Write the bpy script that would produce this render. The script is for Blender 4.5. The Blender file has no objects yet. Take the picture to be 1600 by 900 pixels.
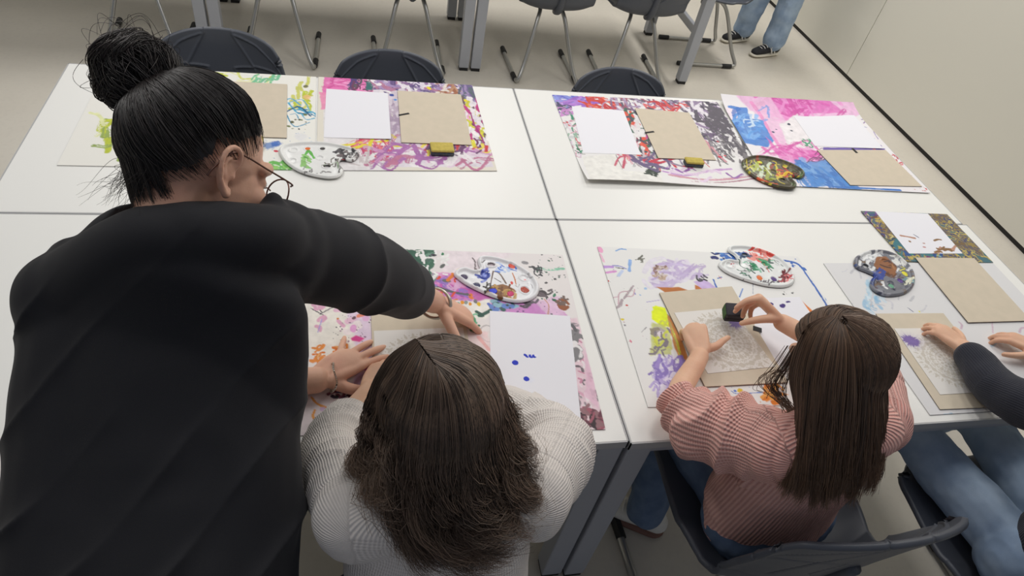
# Painting workshop in a classroom: tables with paint-smeared mats, seen from above over the shoulders.
import bpy, math, random
import numpy as np
from mathutils import Vector, Matrix

random.seed(4)
rng = np.random.default_rng(11)
scn = bpy.context.scene
COL = scn.collection
PI = math.pi

# ------------------------------------------------------------------ camera
TZ = 0.75                       # table top height
CAMZ = TZ + 1.235
F_PX = 1047.2                   # focal length in pixels of the 1600 px wide frame
R = np.array([[0.97445734, 0.01156499, -0.22427471],
              [-0.16541086, 0.71243891, -0.68196044],
              [0.15189517, 0.70163883, 0.6961543]])
cam_d = bpy.data.cameras.new('camera')
cam = bpy.data.objects.new('camera', cam_d)
COL.objects.link(cam)
M = Matrix([list(r) for r in R]).to_4x4()
M.translation = Vector((0, 0, CAMZ))
cam.matrix_world = M
cam_d.sensor_width = 36.0
cam_d.lens = F_PX / 1600 * 36.0
cam_d.clip_start = 0.05
scn.camera = cam


def at(px, py, z=TZ):
    """the point at height z seen at a measured photo position"""
    r = R @ np.array([px - 800.0, -(py - 450.0), -F_PX])
    return np.array([0, 0, CAMZ]) + r * ((z - CAMZ) / r[2])


def dep(px, py, d):
    """the point at distance d along the view axis, measured in the photo"""
    return np.array([0, 0, CAMZ]) + R @ np.array([(px - 800) / F_PX * d, -(py - 450) / F_PX * d, -d])


# ------------------------------------------------------------------ helpers
def lin(c):
    c = np.asarray(c, float) / 255.0
    return np.where(c <= 0.04045, c / 12.92, ((c + 0.055) / 1.055) ** 2.4)


def vec(*a):
    return np.array(a, float)


def norm(v):
    v = np.asarray(v, float)
    return v / (np.linalg.norm(v) + 1e-12)


def thing(name, label, cat, loc=(0, 0, 0), rz=0.0, group=None):
    o = bpy.data.objects.new(name, None)
    o.empty_display_size = 0.1
    COL.objects.link(o)
    o.location = loc
    o.rotation_euler = (0, 0, rz)
    o['label'] = label
    o['category'] = cat
    if group:
        o['group'] = group
    return o


def tag(o, label, cat, group=None, kind=None):
    o['label'] = label
    o['category'] = cat
    if group:
        o['group'] = group
    if kind:
        o['kind'] = kind
    return o


def mesh_obj(name, V, F, mat, parent=None, smooth=True, attrs=None, off=None, midx=None):
    """V (n,3); F an int array (m,3|4) or a list of such arrays / a list of lists"""
    V = np.asarray(V, float)
    if off is not None:
        V = V - np.asarray(off, float)
    me = bpy.data.meshes.new(name)
    if isinstance(F, np.ndarray):
        F = [F]
    if len(F) and isinstance(F[0], np.ndarray):
        n = len(V)
        me.vertices.add(n)
        me.vertices.foreach_set('co', V.astype(np.float32).ravel())
        loops = np.concatenate([f.ravel() for f in F]).astype(np.int32)
        sizes = np.concatenate([np.full(len(f), f.shape[1]) for f in F]).astype(np.int32)
        starts = np.concatenate([[0], np.cumsum(sizes)[:-1]]).astype(np.int32)
        me.loops.add(len(loops))
        me.loops.foreach_set('vertex_index', loops)
        me.polygons.add(len(sizes))
        me.polygons.foreach_set('loop_start', starts)
        me.polygons.foreach_set('loop_total', sizes)
        me.update(calc_edges=True)
        me.validate()
    else:
        me.from_pydata([tuple(v) for v in V], [], [list(f) for f in F])
        me.update()
    if attrs:
        for k, (typ, data) in attrs.items():
            a = me.attributes.new(k, typ, 'POINT')
            d = np.asarray(data, np.float32)
            if typ == 'FLOAT_COLOR':
                if d.shape[1] == 3:
                    d = np.concatenate([d, np.ones((len(d), 1), np.float32)], 1)
                a.data.foreach_set('color', d.ravel())
            elif typ == 'FLOAT':
                a.data.foreach_set('value', d.ravel())
            else:
                a.data.foreach_set('vector', d.ravel())
    mats = mat if isinstance(mat, (list, tuple)) else [mat]
    for m in mats:
        me.materials.append(m)
    if midx is not None:
        me.polygons.foreach_set('material_index', np.asarray(midx, np.int32))
    me.polygons.foreach_set('use_smooth', np.full(len(me.polygons), smooth))
    o = bpy.data.objects.new(name, me)
    COL.objects.link(o)
    if parent:
        o.parent = parent
    return o


def bevel(o, w, seg=2):
    m = o.modifiers.new('bevel', 'BEVEL')
    m.width = w
    m.segments = seg
    m.limit_method = 'ANGLE'
    m.harden_normals = False
    for p in o.data.polygons:
        p.use_smooth = False
    return o


class MB:
    """collects simple solids into one mesh"""

    def __init__(s):
        s.v, s.f = [], []

    def add(s, V, F):
        n = len(s.v)
        s.v += [tuple(v) for v in V]
        s.f += [[i + n for i in f] for f in F]
        return s

    def box(s, x0, x1, y0, y1, z0, z1):
        V = [(x, y, z) for x in (x0, x1) for y in (y0, y1) for z in (z0, z1)]
        F = [(0, 1, 3, 2), (4, 6, 7, 5), (0, 4, 5, 1), (2, 3, 7, 6), (0, 2, 6, 4), (1, 5, 7, 3)]
        return s.add(V, F)

    def bar(s, a, b, w, h, up=(0, 0, 1)):
        a, b = np.array(a, float), np.array(b, float)
        d = norm(b - a)
        sd = norm(np.cross(d, up))
        u = np.cross(sd, d)
        V = [p + sd * sx * w / 2 + u * sy * h / 2 for p in (a, b) for sx, sy in ((-1, -1), (1, -1), (1, 1), (-1, 1))]
        F = [(3, 2, 1, 0), (4, 5, 6, 7), (0, 1, 5, 4), (1, 2, 6, 5), (2, 3, 7, 6), (3, 0, 4, 7)]
        return s.add(V, F)

    def tube(s, pts, r, n=12, sub=1, closed=False):
        V, F = sweep(pts, r, n=n, sub=sub, closed=closed)
        return s.add(V, F.tolist() if isinstance(F, np.ndarray) else F)

    def build(s, name, mat, parent=None, smooth=False, off=None):
        return mesh_obj(name, s.v, s.f, mat, parent, smooth, off=off)


def spline(P, sub, closed=False):
    """Catmull-Rom through the rows of P"""
    P = np.asarray(P, float)
    if sub <= 1 or (len(P) < 3 and not closed):
        if sub > 1:
            t = np.linspace(0, 1, sub + 1)[:, None]
            return np.concatenate([P[i] * (1 - t[:-1]) + P[i + 1] * t[:-1] for i in range(len(P) - 1)] + [P[-1:]])
        return P
    n = len(P)
    out = []
    t = np.linspace(0, 1, sub, endpoint=False)[:, None]
    for i in range(n if closed else n - 1):
        if closed:
            a, b, c, d = P[(i - 1) % n], P[i], P[(i + 1) % n], P[(i + 2) % n]
        else:
            b, c = P[i], P[i + 1]
            a = P[i - 1] if i > 0 else 2 * b - c
            d = P[i + 2] if i + 2 < n else 2 * c - b
        out.append(0.5 * ((2 * b) + (c - a) * t + (2 * a - 5 * b + 4 * c - d) * t ** 2 + (3 * b - a - 3 * c + d) * t ** 3))
    if not closed:
        out.append(P[-1:])
    return np.concatenate(out)


def frames(C, closed=False, up=None):
    n = len(C)
    if closed:
        T = np.roll(C, -1, 0) - np.roll(C, 1, 0)
    else:
        T = np.gradient(C, axis=0)
    T /= np.linalg.norm(T, axis=1, keepdims=True) + 1e-12
    S = np.zeros_like(T)
    if up is not None:
        up = np.asarray(up, float)
        S = np.cross(T, np.broadcast_to(up, T.shape))
        ln = np.linalg.norm(S, axis=1, keepdims=True)
        S = S / (ln + 1e-12)
    else:
        a = np.array([0, 0, 1.0]) if abs(T[0][2]) < 0.9 else np.array([1.0, 0, 0])
        s = norm(np.cross(T[0], a))
        for i in range(n):
            s = norm(s - T[i] * np.dot(s, T[i]))
            S[i] = s
    U = np.cross(S, T)
    return T, S, U


def sweep(pts, r, n=12, sub=1, closed=False, flat=1.0, up=None, cap=True, round_cap=False):
    """a tube through pts; r a number or one per point; flat scales the radius along 'up'"""
    P = np.asarray(pts, float)
    rr = np.broadcast_to(np.asarray(r, float), (len(P),)).astype(float)
    fl = np.broadcast_to(np.asarray(flat, float), (len(P),)).astype(float)
    Q = spline(np.concatenate([P, rr[:, None], fl[:, None]], 1), sub, closed)
    C, rr, fl = Q[:, :3], np.maximum(Q[:, 3], 1e-5), Q[:, 4]
    T, S, U = frames(C, closed, up)
    if round_cap and not closed:
        k = 4
        a = np.linspace(PI / 2, 0, k, endpoint=False)
        h0 = [(C[0] - T[0] * rr[0] * math.sin(x) * .98, rr[0] * max(math.cos(x), .04)) for x in a]
        h1 = [(C[-1] + T[-1] * rr[-1] * math.sin(x) * .98, rr[-1] * max(math.cos(x), .04)) for x in a[::-1]]
        C = np.concatenate([[p for p, _ in h0], C, [p for p, _ in h1]])
        rr = np.concatenate([[q for _, q in h0], rr, [q for _, q in h1]])
        fl = np.concatenate([np.full(k, fl[0]), fl, np.full(k, fl[-1])])
        S = np.concatenate([np.repeat(S[:1], k, 0), S, np.repeat(S[-1:], k, 0)])
        U = np.concatenate([np.repeat(U[:1], k, 0), U, np.repeat(U[-1:], k, 0)])
    m = len(C)
    th = np.arange(n) * 2 * PI / n
    V = C[:, None] + (S[:, None] * np.cos(th)[None, :, None] + U[:, None] * (np.sin(th)[None, :, None] * fl[:, None, None])) * rr[:, None, None]
    V = V.reshape(-1, 3)
    i = np.arange(m if closed else m - 1)[:, None]
    j = np.arange(n)[None]
    i2 = (i + 1) % m
    j2 = (j + 1) % n
    F = np.stack(np.broadcast_arrays(i * n + j, i * n + j2, i2 * n + j2, i2 * n + j), -1).reshape(-1, 4)
    F = F.tolist()
    if cap and not closed:
        F.append(list(range(n))[::-1])
        F.append(list(range((m - 1) * n, m * n)))
    return V, F


# ------------------------------------------------------------------ materials
def nt(name):
    m = bpy.data.materials.new(name)
    m.use_nodes = True
    b = m.node_tree.nodes['Principled BSDF']
    return m, m.node_tree, b


def mat(name, rgb, rough=0.5, metal=0.0, bump=None, var=None, spec=0.5, coat=0.0, sss=0.0, sheen=0.0):
    """rgb 0-255 as seen; bump=(scale, strength); var=(scale, other rgb)"""
    m, t, b = nt(name)
    c = lin(rgb)
    b.inputs['Base Color'].default_value = (*c, 1)
    b.inputs['Roughness'].default_value = rough
    b.inputs['Metallic'].default_value = metal
    b.inputs['Specular IOR Level'].default_value = spec
    b.inputs['Coat Weight'].default_value = coat
    b.inputs['Sheen Weight'].default_value = sheen
    if sss:
        b.inputs['Subsurface Weight'].default_value = sss
        b.inputs['Subsurface Radius'].default_value = (0.01, 0.004, 0.002)
        b.inputs['Subsurface Scale'].default_value = 1.0
    tc = t.nodes.new('ShaderNodeTexCoord')
    if var:
        n = t.nodes.new('ShaderNodeTexNoise')
        n.inputs['Scale'].default_value = var[0]
        n.inputs['Detail'].default_value = 6
        r = t.nodes.new('ShaderNodeValToRGB')
        r.color_ramp.elements[0].position = 0.35
        r.color_ramp.elements[1].position = 0.65
        r.color_ramp.elements[0].color = (*c, 1)
        r.color_ramp.elements[1].color = (*lin(var[1]), 1)
        t.links.new(tc.outputs['Object'], n.inputs['Vector'])
        t.links.new(n.outputs['Fac'], r.inputs['Fac'])
        t.links.new(r.outputs['Color'], b.inputs['Base Color'])
    if bump:
        n = t.nodes.new('ShaderNodeTexNoise')
        n.inputs['Scale'].default_value = bump[0]
        n.inputs['Detail'].default_value = 4
        bp = t.nodes.new('ShaderNodeBump')
        bp.inputs['Strength'].default_value = bump[1]
        bp.inputs['Distance'].default_value = 0.002
        t.links.new(tc.outputs['Object'], n.inputs['Vector'])
        t.links.new(n.outputs['Fac'], bp.inputs['Height'])
        t.links.new(bp.outputs['Normal'], b.inputs['Normal'])
    return m


def attr_mat(name, attr='paint', rough=0.55, bump=None, spec=0.4, coat=0.0):
    m, t, b = nt(name)
    a = t.nodes.new('ShaderNodeAttribute')
    a.attribute_name = attr
    t.links.new(a.outputs['Color'], b.inputs['Base Color'])
    b.inputs['Roughness'].default_value = rough
    b.inputs['Specular IOR Level'].default_value = spec
    b.inputs['Coat Weight'].default_value = coat
    if bump:
        tc = t.nodes.new('ShaderNodeTexCoord')
        n = t.nodes.new('ShaderNodeTexNoise')
        n.inputs['Scale'].default_value = bump[0]
        n.inputs['Detail'].default_value = 5
        bp = t.nodes.new('ShaderNodeBump')
        bp.inputs['Strength'].default_value = bump[1]
        bp.inputs['Distance'].default_value = 0.002
        t.links.new(tc.outputs['Object'], n.inputs['Vector'])
        t.links.new(n.outputs['Fac'], bp.inputs['Height'])
        t.links.new(bp.outputs['Normal'], b.inputs['Normal'])
    return m


M_TOP = mat('white laminate', (238, 237, 232), 0.38, bump=(400, .05))
M_EDGE = mat('grey edge band', (182, 182, 182), 0.5)
M_LEG = mat('grey powder coat', (170, 173, 180), 0.42, bump=(600, .08))
M_FOOT = mat('black rubber', (28, 28, 30), 0.6)
M_SHELL = mat('charcoal polypropylene', (76, 80, 89), 0.42, bump=(500, .15))
M_CHROME = mat('brushed steel tube', (178, 178, 176), 0.32, 0.85)
M_PAPER = mat('white paper', (240, 240, 247), 0.8, bump=(150, .06))
M_BOARD = mat('grey board', (212, 199, 178), 0.85, bump=(300, .08), var=(30, (207, 195, 174)))
M_BOARDE = mat('board edge', (120, 108, 100), 0.8)
M_BAND = mat('black elastic', (22, 20, 24), 0.7)
M_PAINT = attr_mat('dried paint on paper', 'paint', 0.6, bump=(160, .06))
M_WETPAINT = attr_mat('paint on plastic', 'paint', 0.3, bump=(250, .12))
M_STENCIL = attr_mat('stencil film', 'paint', 0.5)

# ------------------------------------------------------------------ lights
w = bpy.data.worlds.new('room light')
scn.world = w
w.use_nodes = True
w.node_tree.nodes['Background'].inputs['Color'].default_value = (*lin((214, 220, 234)), 1)
w.node_tree.nodes['Background'].inputs['Strength'].default_value = 0.28


def lamp(x, y, sx, sy, power, z=2.95):
    d = bpy.data.lights.new('ceiling_light', 'AREA')
    d.shape = 'RECTANGLE'
    d.size, d.size_y = sx, sy
    d.energy = power
    d.color = (1.0, 0.972, 0.93)
    o = bpy.data.objects.new('ceiling_light', d)
    o.location = (x, y, z)
    COL.objects.link(o)
    return o


for x in (-1.2, 0.9, 2.9):
    lamp(x, 1.95, 0.3, 1.3, 18)
    lamp(x, 4.5, 0.3, 1.3, 30 if x < 2 else 46)
lamp(-0.3, 1.3, 0.3, 1.0, 4)
lamp(1.6, 1.2, 0.3, 1.0, 7)
scn.view_settings.view_transform = 'Standard'
scn.view_settings.look = 'None'
scn.view_settings.gamma = 1.0
scn.view_settings.exposure = -0.24
scn.view_settings.use_curve_mapping = False

# ------------------------------------------------------------------ the room
M_FLOOR, t, b = nt('polished concrete floor')
tc = t.nodes.new('ShaderNodeTexCoord')
n1 = t.nodes.new('ShaderNodeTexNoise')
n1.inputs['Scale'].default_value = 0.9
n1.inputs['Detail'].default_value = 7
n1.inputs['Roughness'].default_value = 0.6
r1 = t.nodes.new('ShaderNodeValToRGB')
r1.color_ramp.elements[0].position, r1.color_ramp.elements[1].position = 0.3, 0.72
r1.color_ramp.elements[0].color = (*lin((206, 199, 186)), 1)
r1.color_ramp.elements[1].color = (*lin((222, 216, 204)), 1)
n2 = t.nodes.new('ShaderNodeTexNoise')
n2.inputs['Scale'].default_value = 45
n2.inputs['Detail'].default_value = 4
r2 = t.nodes.new('ShaderNodeValToRGB')
r2.color_ramp.elements[0].position, r2.color_ramp.elements[1].position = 0.2, 0.5
r2.color_ramp.elements[0].color = (.88, .88, .88, 1)
mx = t.nodes.new('ShaderNodeMix')
mx.data_type = 'RGBA'
mx.blend_type = 'MULTIPLY'
mx.inputs['Factor'].default_value = 0.5
t.links.new(tc.outputs['Object'], n1.inputs['Vector'])
t.links.new(tc.outputs['Object'], n2.inputs['Vector'])
t.links.new(n1.outputs['Fac'], r1.inputs['Fac'])
t.links.new(n2.outputs['Fac'], r2.inputs['Fac'])
t.links.new(r1.outputs['Color'], mx.inputs['A'])
t.links.new(r2.outputs['Color'], mx.inputs['B'])
t.links.new(mx.outputs['Result'], b.inputs['Base Color'])
b.inputs['Roughness'].default_value = 0.42

WX = 3.525
fl = MB().box(-4.0, WX + .1, -1.5, 8.0, -0.1, 0.0).build('floor', M_FLOOR)
fl['kind'] = 'structure'
M_WALL = mat('light grey wall panel', (222, 219, 207), 0.6, bump=(60, .04))
M_GAP = mat('dark joint', (70, 68, 64), 0.8)
M_BASE = mat('black skirting', (24, 23, 22), 0.6)
wl = MB()
for y0, y1 in ((-1.5, 1.597), (1.603, 4.074), (4.080, 6.547), (6.553, 8.0)):
    wl.box(WX, WX + .02, y0, y1, 0.028, 3.2)
wo = wl.build('wall_right', M_WALL)
wo['kind'] = 'structure'
bo = MB().box(WX + .02, WX + .1, -1.5, 8.0, 0.0, 3.2).build('wall_right_backing', M_GAP)
bo.name = 'trim_1'
bo['kind'] = 'structure'
bb = MB().box(WX + .006, WX + .0205, -1.5, 8.0, 0.0, 0.0275).build('baseboard_right', M_BASE)
bb['kind'] = 'structure'


wb = MB().box(-4.1, WX + .1, 8.0, 8.1, 0.0, 3.2).build('wall_back', M_WALL)
wb['kind'] = 'structure'
w2 = MB().box(-4.1, -4.0, -1.5, 8.0, 0.0, 3.2).build('wall_left', M_WALL)
w2['kind'] = 'structure'


# ------------------------------------------------------------------ tables
def make_table(label, x0, x1, y0, y1, z=TZ, group='white classroom tables pushed together in the foreground'):
    cx, cy = (x0 + x1) / 2, (y0 + y1) / 2
    t = thing('classroom_table', label, 'table', (cx, cy, 0), 0, group)
    hw, hd = (x1 - x0) / 2, (y1 - y0) / 2
    top = MB().box(-hw + .0028, hw - .0028, -hd + .0028, hd - .0028, z - .025, z).build('tabletop', M_TOP, t)
    bevel(top, .0015, 1)
    e = MB()
    e.box(-hw, hw, -hd, -hd + .0028, z - .0245, z - .0003).box(-hw, hw, hd - .0028, hd, z - .0245, z - .0003)
    e.box(-hw, -hw + .0028, -hd, hd, z - .0245, z - .0003).box(hw - .0028, hw, -hd, hd, z - .0245, z - .0003)
    eo = e.build('edge_band', M_EDGE, t)
    eo['label'] = 'grey edge band of the white top'
    fr = MB()
    for s in (-1, 1):
        fr.box(-hw + .065, hw - .065, s * (hd - .035) - .014, s * (hd - .035) + .014, z - .075, z - .025)
        fr.box(s * (hw - .033) - .014, s * (hw - .033) + .014, -hd + .065, hd - .065, z - .075, z - .025)
    bevel(fr.build('under_frame', M_LEG, t), .002, 1)
    for sx in (-1, 1):
        for sy in (-1, 1):
            a, c = sx * (hw - .033), sy * (hd - .033)
            l = MB().box(a - .03, a + .03, c - .03, c + .03, .02, z - .025).build('leg', M_LEG, t)
            bevel(l, .004, 2)
            f = MB().box(a - .026, a + .026, c - .026, c + .026, 0.0, .021).build('foot', M_FOOT, l)
    return t


SX = 0.584
make_table('white classroom table under the arms of the woman in black, near left of four', SX - 1.497, SX - .0012, .728, 1.4952)
make_table('white classroom table with the girl in pink at it, near right of four', SX + .0012, SX + 1.495, .722, 1.4945)
make_table('white classroom table bearing sheets before two empty chairs, far left of four', SX - 1.502, SX - .0032, 1.4970, 2.268)
make_table('white classroom table by the grey wall with the pink and blue sheet, far right', SX - .0008, SX + 1.480, 1.4965, 2.268)
BX = .688
BG = 'tables in the next row'
make_table('classroom table of the next row, only its grey legs in view, leftmost', BX - 2.93, BX - 1.476, 3.82, 4.60, group=BG)
make_table('classroom table of the next row, only its grey legs in view, between two leg pairs', BX - 1.468, BX - .004, 3.82, 4.60, group=BG)
tb = make_table('classroom table of the next row, only its grey legs in view, beside jeans wearer', BX + .004, BX + 1.462, 3.82, 4.60, group=BG)
bevel(MB().bar((.729 - .033, -.33, .34), (.729 - .033, .33, .34), .03, .05).build('side_rail', M_LEG, tb), .003, 1)


# ------------------------------------------------------------------ chairs
def shell_grid(nu=121, nv=221):
    prof = np.array([[.215, .438], [.20, .452], [.12, .452], [.0, .440], [-.10, .432], [-.165, .440], [-.21, .475], [-.235, .54], [-.255, .64], [-.275, .74], [-.288, .815]])
    P = spline(prof, 14)
    s = np.concatenate([[0], np.cumsum(np.linalg.norm(np.diff(P, axis=0), axis=1))])
    s /= s[-1]
    v = np.linspace(0, 1, nv)
    py, pz = np.interp(v, s, P[:, 0]), np.interp(v, s, P[:, 1])
    hw = np.interp(v, [0, .05, .12, .35, .46, .54, .62, .80, .92, 1.0], [.195, .215, .228, .236, .225, .212, .212, .222, .221, .216])
    u = np.linspace(-1, 1, nu)
    U, Vv = np.meshgrid(u, v)
    X = U * hw[:, None]
    Y = np.repeat(py[:, None], nu, 1)
    Z = np.repeat(pz[:, None], nu, 1)
    seat = np.clip((.50 - Vv) / .12, 0, 1)
    back = np.clip((Vv - .50) / .15, 0, 1)
    Z += seat * (np.abs(U) ** 3) * .028
    Y += back * (np.abs(U) ** 2.2) * .055
    mid = np.exp(-((Vv - .47) / .1) ** 2)
    Z += mid * np.abs(U) ** 3 * .03
    Y += mid * np.abs(U) ** 3 * .035
    # domed top of the backrest with rounded corners
    tp = np.clip((Vv - .60) / .40, 0, 1)
    drop = .060 * np.abs(U) ** 2.4 + .030 * np.clip((np.abs(U) - .82) / .18, 0, 1) ** 2
    Z -= tp * drop
    X -= np.sign(U) * tp ** 6 * .012 * np.clip((np.abs(U) - .7) / .3, 0, 1)
    # rounded front corners of the seat
    fr = np.clip((.10 - Vv) / .10, 0, 1)
    Y -= fr * np.clip((np.abs(U) - .6) / .4, 0, 1) ** 2 * .05
    # raised crease lines on the backrest
    segs = [((-.22, 1.0), (-.22, .985)), ((-.22, .985), (-.50, .86)), ((-.50, .86), (-.95, .88)), ((-.50, .855), (-.20, .835)),
            ((-.20, .835), (-.34, .72)), ((-.52, .85), (-.66, .70)), ((-.22, .985), (-.58, .965)), ((-.58, .965), (-.97, .90)), ((-.34, .72), (-.10, .66))]
    H = np.zeros_like(U)
    for (a, b_) in segs:
        for sg in (1, -1):
            ax, ay, bx, by = a[0] * sg * .22, a[1] * .85, b_[0] * sg * .22, b_[1] * .85
            qx, qy = U * .22, Vv * .85
            dx, dy = bx - ax, by - ay
            tt = np.clip(((qx - ax) * dx + (qy - ay) * dy) / (dx * dx + dy * dy + 1e-9), 0, 1)
            d = np.hypot(qx - ax - tt * dx, qy - ay - tt * dy)
            H = np.maximum(H, np.exp(-(d / .0034) ** 2))
    Y += H * .0050 * back
    # thick rolled rim
    th = .011 + .004 * np.clip((np.maximum(np.abs(U), Vv) - .9) / .1, 0, 1)
    # normals
    P3 = np.stack([X, Y, Z], -1)
    du = np.gradient(P3, axis=1)
    dv = np.gradient(P3, axis=0)
    N = np.cross(du, dv)
    N /= np.linalg.norm(N, axis=-1, keepdims=True)
    N = np.where(N[..., 2:] * 1 + N[..., 1:2] > 0, N, -N)
    A = P3
    B = P3 - N * th[..., None]
    V = np.concatenate([A.reshape(-1, 3), B.reshape(-1, 3)])
    n = nu * nv
    i, j = np.meshgrid(np.arange(nv - 1), np.arange(nu - 1), indexing='ij')
    q = np.stack([i * nu + j, i * nu + j + 1, (i + 1) * nu + j + 1, (i + 1) * nu + j], -1).reshape(-1, 4)
    loop = [(0, k) for k in range(nu)] + [(k, nu - 1) for k in range(1, nv)] + [(nv - 1, k) for k in range(nu - 2, -1, -1)] + [(k, 0) for k in range(nv - 2, 0, -1)]
    L = np.array([a * nu + c for a, c in loop])
    L2 = np.roll(L, -1)
    # round bead along the rim
    mid_ = (V[L] + V[L + n]) / 2
    outw = V[L] - V[L + n]
    ctr = np.array([0, 0, 0])
    tang = norm(np.roll(mid_, -1, 0) - np.roll(mid_, 1, 0))
    tang = (np.roll(mid_, -1, 0) - np.roll(mid_, 1, 0))
    tang /= np.linalg.norm(tang, axis=1, keepdims=True)
    nn = outw / np.linalg.norm(outw, axis=1, keepdims=True)
    o = np.cross(tang, nn)
    inner = mid_ - P3[nv // 2, nu // 2]
    o = np.where((np.sum(o * inner, 1) > 0)[:, None], o, -o)
    E = mid_ + o * .006
    base = len(V)
    V = np.concatenate([V, E])
    k = np.arange(len(L))
    k2 = (k + 1) % len(L)
    f1 = np.stack([L, base + k, base + k2, L2], -1)
    f2 = np.stack([base + k, L + n, L2 + n, base + k2], -1)
    return V, [q, q[:, ::-1] + n, f1, f2]


def make_chair():
    t = thing('school_chair', 'x', 'chair')
    V, F = shell_grid()
    mesh_obj('seat_shell', V, np.concatenate(F), M_SHELL, t, True)
    # grip spine on the rear of the backrest
    sp = MB()
    sp.tube([(0, -.155, .418), (0, -.212, .45), (0, -.247, .54), (0, -.268, .64)], np.array([.02, .022, .02, .014]), n=10, sub=4)
    sp.build('rear_spine', M_SHELL, t, True)
    fr = MB()
    for s in (-1, 1):
        fr.tube([(s * .155, .13, .425), (s * .11, .02, .418), (s * .07, -.06, .40), (s * .09, -.12, .335), (s * .15, -.215, .12), (s * .185, -.262, .035), (s * .195, -.245, .017), (s * .198, -.16, .0145), (s * .20, .0, .0145), (s * .20, .17, .0145)], .0125, n=10, sub=6)
    fr.tube([(-.13, .06, .418), (0, .06, .418), (.13, .06, .418)], .011, n=8)
    fro = fr.build('sled_frame', M_CHROME, t, True)
    fro['label'] = 'steel tube sled frame'
    for s in (-1, 1):
        for y0, y1 in ((-.235, -.165), (.105, .178)):
            g = MB()
            g.tube([(s * .198, y0, .0155), (s * .2, y1, .0155)], .0155, n=10)
            g.build('glide', M_FOOT, fro, False)
    return t


def copy_tree(o, parent=None):
    c = o.copy()
    COL.objects.link(c)
    if parent:
        c.parent = parent
    for ch in list(o.children):
        copy_tree(ch, c)
    return c


chair0 = make_chair()
CH_USED = [False]


def put_chair(x, y, rz, label, group=None, sc=1.0):
    if not CH_USED[0]:
        c = chair0
        CH_USED[0] = True
    else:
        c = copy_tree(chair0)
    c.location = (x, y, 0)
    c.rotation_euler = (0, 0, rz)
    c.scale = (sc, sc, sc)
    c['label'] = label
    if 'group' in c:
        del c['group']
    if group:
        c['group'] = group
    return c


G1 = 'empty chairs along the far side of the tables'
G2 = 'chairs of the next row'
put_chair(-.475, 2.16, PI, 'charcoal chair whose backrest shows right behind the bun of the woman in black', G1, 1.0)
put_chair(.13, 2.14, PI, 'empty charcoal chair behind the pink and purple sheet, middle of the far side', G1, .97)
put_chair(1.055, 2.14, PI, 'empty charcoal chair behind the right far table, right of the table seam', G1, .96)
put_chair(-1.13, 3.985, 0.02, 'charcoal chair of next row, only its steel legs show above the hair bun', G2)
put_chair(-.42, 3.985, -.02, 'charcoal chair of next row, its steel legs between the two grey leg pairs at left', G2)
put_chair(.315, 3.985, 0.01, 'charcoal chair of next row, left of the middle pair of grey table legs', G2)
put_chair(1.15, 3.97, 0.03, 'charcoal chair of next row, first one right of the middle pair of grey table legs', G2)
put_chair(1.745, 4.00, -.03, 'charcoal chair of next row, beside the single slanting grey leg at its right', G2)
put_chair(2.36, 4.30, PI / 2, 'charcoal chair turned sideways at the table end, in front of the standing jeans', G2)


# ------------------------------------------------------------------ painted sheets
_LAT = np.random.default_rng(5).random((256, 256))


def vnoise(x, y, seed=0):
    x = x + seed * 17.31
    y = y + seed * 9.77
    xi, yi = np.floor(x).astype(int), np.floor(y).astype(int)
    fx, fy = x - xi, y - yi
    fx, fy = fx * fx * (3 - 2 * fx), fy * fy * (3 - 2 * fy)
    g = lambda a, c: _LAT[a % 256, c % 256]
    return (g(xi, yi) * (1 - fx) + g(xi + 1, yi) * fx) * (1 - fy) + (g(xi, yi + 1) * (1 - fx) + g(xi + 1, yi + 1) * fx) * fy


def fbm(x, y, f, seed=0, o=4):
    s, a, n = 0, 1, 0
    for k in range(o):
        s = s + a * vnoise(x * f, y * f, seed + 3 * k)
        n += a
        a *= .55
        f *= 2.07
    return s / n


def sstep(a, b, x):
    t = np.clip((x - a) / (b - a + 1e-9), 0, 1)
    return t * t * (3 - 2 * t)


PXM = 0.00118     # metres on the table for one photo pixel (about)


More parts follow.
